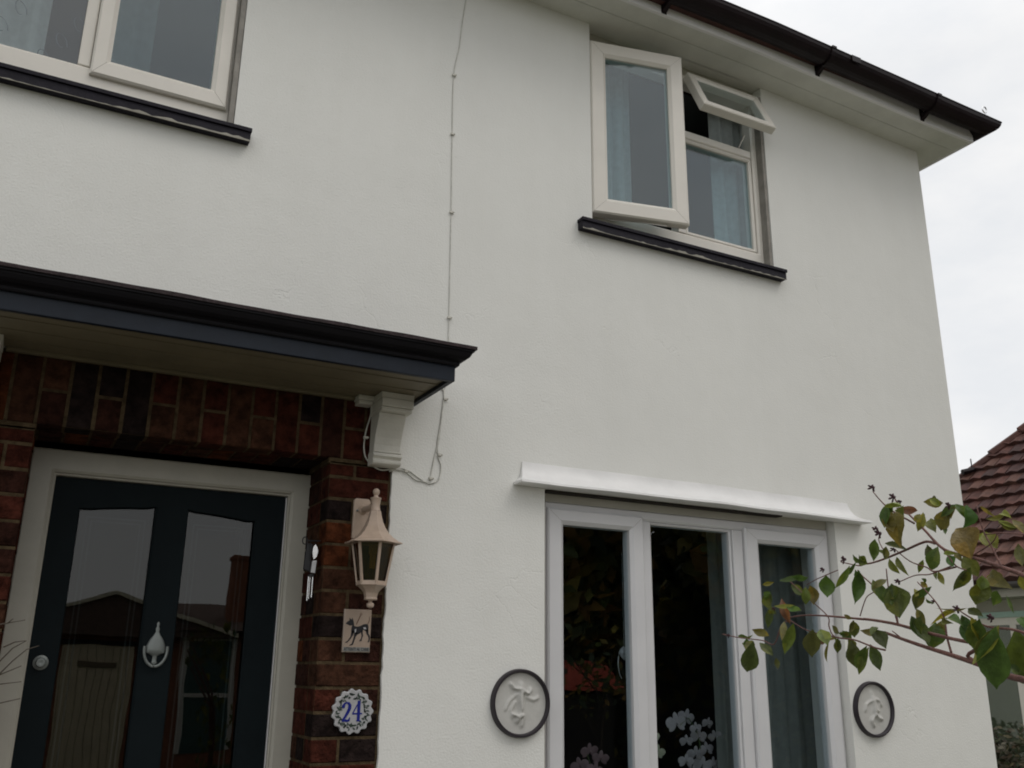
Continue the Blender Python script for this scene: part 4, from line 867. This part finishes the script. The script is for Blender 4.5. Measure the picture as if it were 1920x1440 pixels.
BRANCHES=[[0.0052,0.0022,1.1718,-2.8102,-0.0126,1.1868,-2.7767,-0.0059,1.2007,-2.7421,-0.0006,1.2137,-2.7052,0.0099,1.2348,-2.6313,0.0277,1.2455,-2.5826,0.0391,1.2537,-2.5333,0.0523,1.2582,-2.4958,0.0637],[0.003,0.0022,1.2137,-2.7052,0.0099,1.2244,-2.6687,0.0252,1.2145,-2.6974,0.0388,1.2314,-2.6374,0.0506,1.2446,-2.576,0.0633,1.2524,-2.5259,0.0752,1.2579,-2.4805,0.0829,1.2603,-2.4539,0.0863],[0.002,0.001,1.2604,-2.4534,0.0859,1.2648,-2.3697,0.0948,1.2652,-2.3165,0.0983,1.265,-2.2756,0.0961],[0.0035,0.0009,1.1468,-2.8564,0.1064,1.167,-2.8114,0.1248,1.183,-2.7703,0.1397,1.202,-2.711,0.1606,1.2155,-2.6583,0.1774,1.2206,-2.6223,0.2129,1.2222,-2.6067,0.2287,1.2241,-2.578,0.2586,1.2239,-2.5724,0.2689],[0.0016,0.0008,1.223,-2.6053,0.2232,1.2276,-2.5621,0.2493,1.2283,-2.543,0.2665,1.2279,-2.5276,0.2859],[0.0022,0.0014,1.2186,-2.6418,0.1881,1.2229,-2.6203,0.193,1.233,-2.5719,0.1851,1.2404,-2.5296,0.178,1.2449,-2.4979,0.174,1.2471,-2.4771,0.1736],[0.0014,0.0008,1.2472,-2.4767,0.1737,1.2485,-2.4643,0.1724,1.2501,-2.4248,0.1822],[0.0014,0.0009,1.2156,-2.658,0.1763,1.2126,-2.677,0.1516,1.2075,-2.697,0.1433],[0.0014,0.0008,1.2129,-2.6765,0.1496,1.2247,-2.631,0.1476,1.2278,-2.6137,0.1558,1.2332,-2.5807,0.1681,1.2356,-2.553,0.1895],[0.0012,0.0008,1.2143,-2.6708,0.1523,1.2215,-2.6442,0.1485,1.2281,-2.6172,0.1445,1.2341,-2.588,0.146,1.241,-2.5532,0.1399],[0.0018,0.0012,1.2521,-2.529,0.074,1.2498,-2.5256,0.0993,1.2501,-2.4995,0.1288,1.2503,-2.4714,0.1524],[0.0012,0.0008,1.2504,-2.4711,0.1524,1.2498,-2.459,0.1656],[0.0009,0.0014,1.2428,-2.5254,0.162,1.2475,-2.5223,0.1249,1.2521,-2.529,0.074],[0.0018,0.0008,1.2337,-2.6351,0.0297,1.2327,-2.6316,0.0529,1.2302,-2.6326,0.0805,1.2312,-2.6197,0.1049,1.235,-2.5886,0.1358],[0.0022,0.0008,1.1755,-2.7978,0.0513,1.1871,-2.7697,0.0581,1.2055,-2.7196,0.0641,1.2161,-2.6833,0.08,1.2203,-2.6668,0.0892],[0.0016,0.0008,1.2621,-2.4899,0.0361,1.2648,-2.4639,0.0412,1.2673,-2.4223,0.0538,1.2694,-2.3781,0.0597,1.2673,-2.3686,0.0774,1.2648,-2.3697,0.0948,1.2608,-2.3315,0.1272,1.2551,-2.2929,0.161],[0.0013,0.0008,1.2694,-2.3781,0.0597,1.2693,-2.3166,0.0714,1.2659,-2.2779,0.0908],[0.001,0.0012,1.2554,-2.0984,0.071,1.2614,-2.139,0.0637,1.2676,-2.1982,0.0571,1.2705,-2.2263,0.05,1.2662,-2.2539,0.0837,1.2659,-2.2779,0.0908],[0.001,0.0008,1.2604,-2.4462,0.0915,1.2549,-2.4674,0.1191,1.2518,-2.4868,0.1273],[0.0009,0.0008,1.2524,-2.4144,0.1694,1.2558,-2.3615,0.1585,1.2573,-2.334,0.1503],[0.0016,0.0008,1.183,-2.7703,0.1397,1.1859,-2.7587,0.1651,1.1887,-2.7452,0.1955,1.1877,-2.7417,0.2293],[0.0014,0.0007,1.2537,-2.5333,0.0523,1.2555,-2.5132,0.0654],[0.0008,0.0008,1.236,-2.5268,0.2186,1.2382,-2.5204,0.2074,1.2394,-2.5288,0.1875],[0.0009,0.0008,1.1518,-2.842,0.1732,1.1628,-2.8166,0.1779,1.1763,-2.782,0.184,1.188,-2.749,0.1867],[0.001,0.0008,1.202,-2.711,0.1606,1.1857,-2.7578,0.1733,1.1795,-2.7732,0.1852]]
CALYX=[[1.2267,-2.5311,0.2926,0.0063],[1.2237,-2.5727,0.27,0.0066],[1.2227,-2.5854,0.2609,0.0038],[1.236,-2.5268,0.2186,0.0072],[1.2357,-2.5221,0.2264,0.0053],[1.2356,-2.553,0.1895,0.0043],[1.2029,-2.6874,0.2385,0.0052],[1.2415,-2.5499,0.1401,0.0047],[1.22,-2.6674,0.0913,0.0056],[1.1995,-2.7348,0.0753,0.0061],[1.2312,-2.6197,0.1049,0.0027],[1.2488,-2.4364,0.1861,0.0061],[1.2532,-2.3816,0.1735,0.0047],[1.2582,-2.1171,0.0684,0.0041],[1.261,-2.245,0.1133,0.0033]]
TWIGS=[[-0.0258,-1.6055,0.0633,-0.0142,-1.6131,0.0678,0.0252,-1.6364,0.076],[-0.0185,-1.5836,-0.0113,-0.0046,-1.5962,0.0043,0.0124,-1.6126,0.0264,0.0327,-1.6278,0.0399],[-0.0112,-1.5799,-0.0332,-0.0013,-1.5904,-0.0177,0.0157,-1.6068,0.0045,0.0351,-1.6238,0.0245,0.0544,-1.6361,0.0313],[-0.0121,-1.5817,-0.0266,-0.001,-1.5898,-0.0199,0.0312,-1.6119,-0.0041],[-0.0105,-1.5787,-0.0375,0.0015,-1.5854,-0.0363,0.0354,-1.6046,-0.0315],[-0.0053,-1.5697,-0.0715,0.0065,-1.5767,-0.0692,0.0378,-1.5957,-0.0611],[-0.0024,-1.6201,0.0702,0.0056,-1.6269,0.078],[-0.0022,-1.6058,0.0284,0.0148,-1.6177,0.0374,0.0307,-1.6268,0.0398]]
def leaf(mb, b_, t_, w_, col, droop=.15, roll_=0.):
    b_ = Vector(b_); t_ = Vector(t_); d_ = t_-b_; l_ = d_.length; d_.normalize()
    vw = (Vector((0, -3.6, 0))-b_).normalized(); n_ = (vw-d_*vw.dot(d_)).normalized(); n_ = (Matrix.Rotation(roll_, 3, d_) @ n_).normalized(); s3 = d_.cross(n_).normalized()
    w_ = min(w_, l_*.80)/max(.5, abs(math.cos(roll_)))
    T = [(0, .03), (.09, .26), (.22, .64), (.38, .93), (.52, 1), (.68, .84), (.82, .50), (.93, .17), (1, .01)]; b = len(mb.v); cv = rnd.uniform(-.22, .26); tw_ = rnd.uniform(-.8, .8); fold = rnd.uniform(.2, .75); bend = rnd.uniform(-.18, .18); sp = rnd.random(); ya = rnd.uniform(.2, .9)
    for t, k in T:
        cen = b_+d_*l_*t+n_*(cv*l_*math.sin(PI*t))+s3*(bend*l_*t*t); h = w_*k/2; a = tw_*t; ss = s3*math.cos(a)+n_*math.sin(a); nn = n_*math.cos(a)-s3*math.sin(a)
        wv = .03*w_*math.sin(t*19)
        mb.v += [tuple(cen-ss*h+nn*(h*fold+wv)), tuple(cen-ss*h*.5+nn*h*fold*.4), tuple(cen), tuple(cen+ss*h*.5+nn*h*fold*.4), tuple(cen+ss*h+nn*(h*fold-wv))]
    for i in range(len(T)-1):
        for j in range(4):
            edge = 1 if j in (0, 3) else .86; c2 = tuple(v*edge for v in col)
            if sp < .4 and abs(i/8-ya) < .22 and j in ((0, 1) if sp < .2 else (2, 3)): c2 = (c2[0]*1.4+.01, c2[1]*1.25+.008, c2[2])
            mb.face([b+i*5+j, b+i*5+j+1, b+i*5+6+j, b+i*5+5+j], c2)
PAL = {'g': (.088, .135, .024), 'o': (.155, .17, .03), 'y': (.26, .25, .035), 'b': (.18, .095, .04), 'r': (.20, .165, .03)}
shr = empty('flowering_shrub', (1.35, -3.0, GZ), 'leafy shrub branch with drooping green leaves reaching across the wall', 'shrub')
q = MB()
for (r0_, r1_, *c_) in BRANCHES:
    pts = [Vector(c_[i:i+3]) for i in range(0, len(c_), 3)]; P = []
    for i in range(len(pts)-1):
        p0 = pts[max(i-1, 0)]; p1 = pts[i]; p2 = pts[i+1]; p3 = pts[min(i+2, len(pts)-1)]
        for k in range(4):
            t = k/4; P.append(.5*((2*p1)+(p2-p0)*t+(2*p0-5*p1+4*p2-p3)*t*t+(3*p1-p0-3*p2+p3)*t**3))
    P.append(pts[-1]); q.tube(P, r0_, r1_, n=7)
for tgt in (BRANCHES[0][2:5], BRANCHES[3][2:5], BRANCHES[14][2:5], BRANCHES[23][2:5]):
    T0 = Vector(tgt); bs = Vector((1.35, -3.0, GZ)); q.tube([bs, bs.lerp(T0, .35)+Vector((.12, -.02, .12)), bs.lerp(T0, .7)+Vector((.14, -.02, .14)), T0], .012, .005, n=8)
q.build('branches', BARK, shr, smooth='all')
q = MB(); rl = random.Random(3)
for (a, b2, c_, d2, e2, f2, w_, k) in LEAVES:
    base = PAL[k]; col = tuple(v*rl.uniform(.75, 1.25) for v in base); B0 = Vector((a, b2, c_)); T0 = Vector((d2, e2, f2)); leaf(q, B0, B0+(T0-B0)*1.12, w_*1.0, col, roll_=rl.uniform(-.6, .6))
    for _ in range(rl.choice((0, 0, 1, 1, 2))):
        d3 = (Matrix.Rotation(rl.uniform(-.9, .9), 3, 'Y') @ (T0-B0))*rl.uniform(.45, .8); leaf(q, B0+Vector((rl.uniform(-.006, .006), rl.uniform(-.02, .03), rl.uniform(-.004, .006))), B0+d3, w_*.6, tuple(v*rl.uniform(.8, 1.2) for v in PAL[rl.choice('googy')]), roll_=rl.uniform(-1, 1))
# leaves on the part of the bush outside the frame, so it stands complete
for i in range(140):
    p_ = Vector((1.36+rl.gauss(0, .10), -2.98+rl.gauss(0, .13), rl.uniform(-.9, .32))); 
    if p_.x < 1.30: p_.x = 1.30+abs(p_.x-1.30)
    d_ = Vector((rl.uniform(-.6, .6), rl.uniform(-.6, .6), -1)).normalized(); l_ = rl.uniform(.035, .06); base = PAL[rl.choice('gggoy')]
    leaf(q, p_, p_+d_*l_, l_*.6, base, roll_=rl.uniform(-1, 1))
q.build('foliage', LEAF, shr, smooth='all', fixn=False)
for (x, y, z_, r_) in CALYX:
    q = MB(); c_ = Vector((x, y, z_))
    for k in range(5):
        a = k*2*PI/5+rl.uniform(-.2, .2); dd = Vector((math.cos(a), rl.uniform(-.4, .2), math.sin(a)*.8+.25)).normalized(); nrm = Vector((0, -1, .2)); petal(q, c_, dd, nrm, r_*1.15, r_*.55)
    q.lathe([(.001, -r_*.5), (r_*.28, -r_*.2), (r_*.3, .0), (r_*.12, r_*.3)], (x, y, z_), n=8)
    q.build('calyx', CALYXM, shr, fixn=False)

# bare twigs at the left edge
tw = empty('bare_twig_plant', (-.75, -2.3, GZ), 'thin bare twigs crossing the left side of the door frame', 'plant')
q = MB()
for c_ in TWIGS:
    pts = [Vector(c_[i:i+3]) for i in range(0, len(c_), 3)]; q.tube(pts, .0016, .0007, n=5)
    if pts[0].x < -.55: q.tube([Vector((-.75, -2.3, GZ)), Vector((-.72, -2.3, -.6)), pts[0]+Vector((-.05, 0, -.12)), pts[0]], .005, .0016, n=5)
q.build('twigs', TWIGM, tw)

# ------------------------------------------------------------------ neighbour's house at the right
nb = empty('neighbour_bungalow', (12, 2, GZ), 'neighbouring bungalow with red brown tiled roof at the right', 'house')
ex, ez, yb5, yn = 9.35, .95, 5.6, -6.0; sl = 1.08; kx_ = 3.2; xe2 = 17.5
q = MB(); cw = .21; nr_ = int(kx_*math.hypot(1, sl)/cw); tn = random.Random(11)
def hipcol():
    k = tn.random(); c = (.085, .028, .019) if k < .5 else (.060, .022, .018) if k < .8 else (.12, .052, .036); f = tn.uniform(.85, 1.15); return tuple(v*f for v in c)
L_ = math.hypot(1, sl)
for i in range(nr_):     # west slope: overlapping tile courses
    t0 = i*cw/L_; t1 = (i+1)*cw/L_+.03; y0_, y1_ = yn+t0, yb5-t0; tw_ = .17; nn = int((y1_-y0_)/tw_)+1
    for j in range(nn):
        a = y0_+j*tw_+(tw_/2 if i % 2 else 0)-.08; b = a+tw_-.004
        if a < y0_-.02: a = y0_-.02
        if b > y1_+.02: b = y1_+.02
        if b <= a+.02: continue
        lift = .045+tn.uniform(0, .014); cc = hipcol(); bow = .026
        x0_, z0_, x1_, z1_ = ex+t0, ez+t0*sl, ex+t1, ez+t1*sl; nx_, nz_ = -sl/L_, 1/L_
        m_ = (a+b)/2
        q.poly([(x0_+nx_*lift, a, z0_+nz_*lift), (x0_+nx_*(lift+bow), m_, z0_+nz_*(lift+bow)), (x1_+nx_*(.004+bow*.4), m_, z1_+nz_*.008), (x1_+nx_*.004, a, z1_+nz_*.004)], cc)
        q.poly([(x0_+nx_*(lift+bow), m_, z0_+nz_*(lift+bow)), (x0_+nx_*lift, b, z0_+nz_*lift), (x1_+nx_*.004, b, z1_+nz_*.004), (x1_+nx_*(.004+bow*.4), m_, z1_+nz_*.008)], cc)
        q.poly([(x0_, a, z0_), (x0_, b, z0_), (x0_+nx_*lift, b, z0_+nz_*lift), (x0_+nx_*(lift+bow), m_, z0_+nz_*(lift+bow)), (x0_+nx_*lift, a, z0_+nz_*lift)], cc)
rz = ez+kx_*sl; tc2 = (.10, .034, .028)
q.poly([(ex, yb5, ez), (xe2, yb5, ez), (xe2-kx_, yb5-kx_, rz), (ex+kx_, yb5-kx_, rz)], tc2); q.poly([(ex, yn, ez), (xe2, yn, ez), (xe2-kx_, yn+kx_, rz), (ex+kx_, yn+kx_, rz)], tc2)
q.poly([(xe2, yb5, ez), (xe2, yn, ez), (xe2-kx_, yn+kx_, rz), (xe2-kx_, yb5-kx_, rz)], tc2); q.poly([(ex+kx_, yb5-kx_, rz), (xe2-kx_, yb5-kx_, rz), (xe2-kx_, yn+kx_, rz), (ex+kx_, yn+kx_, rz)], tc2)
rf = q.build('roof', TERRA, nb, fixn=False)
q = MB(); n_ = 12
for i in range(n_):
    t0, t1 = i/n_*kx_, (i+1.05)/n_*kx_; q.tube([(ex+t0, yb5-t0, ez+t0*sl+.03), (ex+t1, yb5-t1, ez+t1*sl+.015)], .075, .06, n=8, c=hipcol())
q.build('hip_tiles', TERRA, rf)
q = MB(); hk = (ex+1.50, yb5-1.50, ez+1.50*sl); q.tube([(hk[0]-.25, hk[1]+.1, hk[2]-.08), (hk[0]-.02, hk[1], hk[2]-.02)], .035, n=8); q.tube([(hk[0]-.12, hk[1]+.05, hk[2]-.06), (hk[0]-.12, hk[1]+.05, hk[2]+.10)], .008, n=6); q.build('vent_pipe', GUTTER, rf)
q = MB(); q.box(ex-.02, ex+.04, yn, yb5, ez-.16, ez-.02); q.box(ex+.04, ex+.36, yn, yb5, ez-.16, ez-.13); q.build('fascia_board', TIMBER, nb)
q = MB(); prof = [(ex-.08+.06*math.cos(PI+PI*i/8), ez-.02+.06*math.sin(PI+PI*i/8)) for i in range(9)]; prof += [(x, z_+.004) for x, z_ in prof[::-1]]
q.ext(prof, yn, yb5, 'y'); q.build('gutter', mat('grey_gutter', (.08, .07, .07), .5), nb)
wx = ex+.34
q = MB(); q.box(wx, xe2-.4, yn+.4, yb5-.4, GZ, ez-.14); nw = q.build('wall', NWALL, nb)
q = MB(); q.box(wx-.05, wx-.001, 1.9, 4.6, .52, .60); q.box(wx-.05, wx-.001, 1.9, 4.6, -1.12, -1.02); q.box(wx-.045, wx-.001, 1.9, 1.98, -1.02, .52)
q.box(wx-.045, wx-.001, 4.52, 4.6, -1.02, .52); q.box(wx-.045, wx-.001, 3.1, 3.17, -1.02, .52); q.box(wx-.045, wx-.001, 1.98, 4.52, .16, .22); nwin = q.build('window', UPVC, nb)
q = MB(); q.box(wx-.18, wx-.052, 1.8, 4.7, -1.18, -1.12); q.build('window_sill', UPVC, nwin)
q = MB(); q.box(wx-.048, wx-.003, 2.80, 2.84, -1.02, .58); q.box(wx-.07, wx-.052, 1.8, 4.7, .60, .66); q.build('green_trim', GREENP, nb)
add_pane(nb, wx-.025, wx-.019, 1.98, 4.52, 0) if False else None
q = MB(); q.box(wx-.028, wx-.022, 1.98, 4.52, -1.02, .52); q.build('pane', glass_mat('neighbour_glass', f0=.09, tint=(.6, .65, .6)), nb)
def crown(mb, cen, rad, n_, lsz, cols, rr, holes=0):
    lobes = [(Vector(cen)+Vector((rr.uniform(-.65, .65)*rad[0], rr.uniform(-.65, .65)*rad[1], rr.uniform(-.6, .7)*rad[2])), rr.uniform(.28, .5)) for _ in range(14)]
    for i in range(n_):
        lc, lr = rr.choice(lobes); v = Vector((rr.gauss(0, 1), rr.gauss(0, 1), rr.gauss(0, 1))).normalized()*(rr.random()**.4)*lr
        p_ = lc+Vector((v.x*rad[0], v.y*rad[1], v.z*rad[2])); s_ = lsz*rr.uniform(.6, 1.3)
        a = Vector((rr.uniform(-1, 1), rr.uniform(-1, 1), rr.uniform(-1, 1))).normalized(); b = a.orthogonal().normalized(); c = rr.choice(cols); f = rr.uniform(.7, 1.3); c = tuple(k*f for k in c)
        mb.poly([p_-a*s_, p_-b*s_*.5, p_+a*s_, p_+b*s_*.5], c)
def tree(x, y, zg, h, rad, n_, cols, seed, label, lsz=.21, tr=.18):
    rr = random.Random(seed); e_ = empty('garden_tree', (x, y, zg), label, 'tree', 'trees across the garden behind the viewer')
    q = MB(); th = h*.45; q.tube([(x, y, zg), (x+.1, y, zg+th*.5), (x-.05, y+.1, zg+th), (x+.1, y, zg+h*.8)], tr, tr*.35, n=9)
    for k in range(7):
        a = rr.uniform(0, 2*PI); z_ = zg+th*rr.uniform(.6, 1.3); q.tube([(x, y, z_), (x+math.cos(a)*rad*.4, y+math.sin(a)*rad*.4, z_+h*.14), (x+math.cos(a)*rad*.8, y+math.sin(a)*rad*.8, z_+h*.22)], tr*.35, .02, n=6)
    q.build('trunk', TRUNK, e_, smooth='all')
    q = MB(); crown(q, (x, y, zg+h*.60), (rad, rad, h*.42), n_, lsz, cols, rr); q.build('crown', TREEM, e_, fixn=False)
DG = [(.10, .13, .03), (.18, .18, .04), (.28, .23, .04), (.06, .09, .04), (.30, .18, .04)]
tree(7.0, -9.5, -1.7, 7.0, 2.3, 9000, DG, 21, 'dense dark garden tree standing opposite the left light')
tree(10.8, -9.0, -1.7, 7.3, 2.5, 10000, DG, 22, 'broad olive garden tree standing opposite the middle light')
tree(14.6, -10.2, -1.8, 7.8, 2.6, 9000, DG, 23, 'tall dark garden tree at the end of the row')
tree(18.6, -9.4, -1.7, 7.2, 2.6, 7000, DG, 24, 'olive garden tree furthest along the row')
tree(24.0, -12, -1.8, 8, 3.2, 6000, DG, 25, 'wide dark garden tree in the far corner')
bsh = empty('garden_bush', (6.9, -7.3, -1.6), 'loose garden bush growing in front of the red roofed shed', 'bush'); q = MB(); rr = random.Random(8); q.tube([(7.0, -7.3, -1.6), (7.1, -7.25, -.7), (7.3, -7.3, .2)], .03, .01, n=6)
for k in range(9): q.tube([(7.05, -7.28, -.9+k*.1), (7.05+rr.uniform(-.8, .8), -7.3+rr.uniform(-.2, .2), -.4+k*.1)], .012, .003, n=5)
q.build('stems', TRUNK, bsh); q = MB(); crown(q, (7.25, -7.3, -.05), (.95, .4, .65), 150, .075, DG, rr); q.build('foliage', TREEM, bsh, fixn=False)
hd = empty('sky_gap_hedge', (14, -13, -1.9), 'long dark hedge added behind the garden trees to close the sky gaps', 'hedge')  # unseen hedge, added so bright sky does not show between the reflected trees
q = MB(); rr = random.Random(5)
for i in range(9000):
    p_ = Vector((rr.uniform(5.5, 27), -13+rr.gauss(0, .5), -1.9+5.2*rr.random()**.8)); a = Vector((rr.uniform(-1, 1), rr.uniform(-1, 1), rr.uniform(-1, 1))).normalized(); b = a.orthogonal().normalized(); s_ = rr.uniform(.08, .2); c = rr.choice(DG)
    q.poly([p_-a*s_, p_-b*s_*.6, p_+a*s_, p_+b*s_*.6], c)
q.build('foliage', HEDGE, hd, fixn=False)
q = MB(); q.box(5.6, 27, -13.2, -12.8, -1.9, 2.6); q.build('sky_gap_backing', TRUNK, hd)  # solid box added to block the sky behind the hedge leaves
# low red-roofed shed seen as a reflection in the left light
sh = empty('red_roofed_shed', (7.9, -8.3, -1.7), 'small garden shed with a bright red roof', 'shed')
q = MB(); q.box(6.6, 7.7, -9.0, -7.9, -1.68, -.30); q.build('wall', mat('dark_shed_board', (.03, .025, .02), .8, var=.3), sh)
q = MB(); q.ext([(-9.1, -.20), (-8.4, .14), (-7.8, -.22), (-7.8, -.26), (-9.1, -.24)], 6.4, 7.85, 'x', c=None); q.build('roof', mat('bright_red_roofing', (.72, .14, .09), .7, var=.25, vscale=5), sh)

lw = empty('low_shrub', (9.2, 3.0, GZ), 'low olive and tan shrub under the neighbouring bungalow window', 'shrub'); q = MB(); rr = random.Random(31)
for k in range(14): q.tube([(9.2+rr.uniform(-.1, .1), 3+rr.uniform(-.9, .9), GZ), (9.2+rr.uniform(-.2, .2), 3+rr.uniform(-1.2, 1.2), rr.uniform(-.8, -.1))], .012, .004, n=5)
q.build('stems', TRUNK, lw); q = MB(); crown(q, (9.2, 3.0, -.85), (.28, 1.4, .55), 2200, .04, [(.09, .10, .04), (.20, .17, .09), (.05, .07, .03), (.14, .10, .06), (.28, .25, .18)], rr); q.build('foliage', TREEM, lw, fixn=False)
# bungalow opposite, seen as a reflection in the door glass
op = empty('opposite_bungalow', (5, -26, -3.1), 'brick bungalow opposite with pale garage door and tall chimney', 'house')
BRK2 = mat('distant_brick', (.36, .15, .085), .9, var=.3, vscale=6)
q = MB(); q.box(-.4, 14, -34, -26, -3.2, .95); q.build('wall', BRK2, op)
q = MB(); q.ext([(-.9, .85), (2.65, 2.0), (6.2, .85), (6.2, .8), (-.9, .8)], -33, -25.6, 'y'); q.ext([(-25.5, 1.0), (-29.5, 2.0), (-34, 1.0)], 4.6, 14.3, 'x'); orf = q.build('roof', mat('brown_roof_tiles', (.17, .11, .085), .9, var=.4, vscale=8), op)
q = MB()
for a, b in (((-.9, .82), (2.65, 1.97)), ((2.65, 1.97), (6.2, .82))): q.ext([a, b, (b[0], b[1]+.11), (a[0], a[1]+.11)], -25.59, -25.5, 'y')
q.build('bargeboard', mat('cream_bargeboard', (.75, .68, .52), .6), orf)
q = MB(); q.box(1.0, 3.9, -26.02, -25.9, .52, .66); q.build('door_canopy', mat('dark_fringe', (.03, .03, .03), .8), op)
q = MB(); q.box(6.1, 6.75, -27.4, -26.7, .9, 3.3); q.box(6.05, 6.8, -27.45, -26.65, 3.3, 3.4); q.build('chimney', BRK2, orf)
q = MB(); q.box(1.45, 3.35, -25.99, -25.93, -3.1, .5); q.build('garage_door', mat('cream_garage_door', (.80, .68, .47), .6, var=.1), op)
q = MB()
for i in range(9): q.box(1.5+i*.21, 1.51+i*.21, -25.925, -25.915, -3, .45)
q.box(1.9, 2.9, -25.92, -25.90, -.1, .05); q.build('garage_door_grooves', mat('garage_groove', (.2, .16, .1), .8), op)
q = MB(); q.box(4.7, 6.3, -25.99, -25.92, 1.05, 1.18) if False else None; q.box(4.75, 4.9, -25.99, -25.92, -2.4, .85); q.box(6.15, 6.3, -25.99, -25.92, -2.4, .85); q.box(4.9, 6.15, -25.99, -25.92, .72, .85); q.box(4.9, 6.15, -25.99, -25.92, -.9, -.78); q.build('window', UPVC, op)
q = MB(); q.box(4.9, 6.15, -25.98, -25.955, -2.4, .72); q.build('pane', mat('dark_pane', (.07, .12, .11), .3), op)
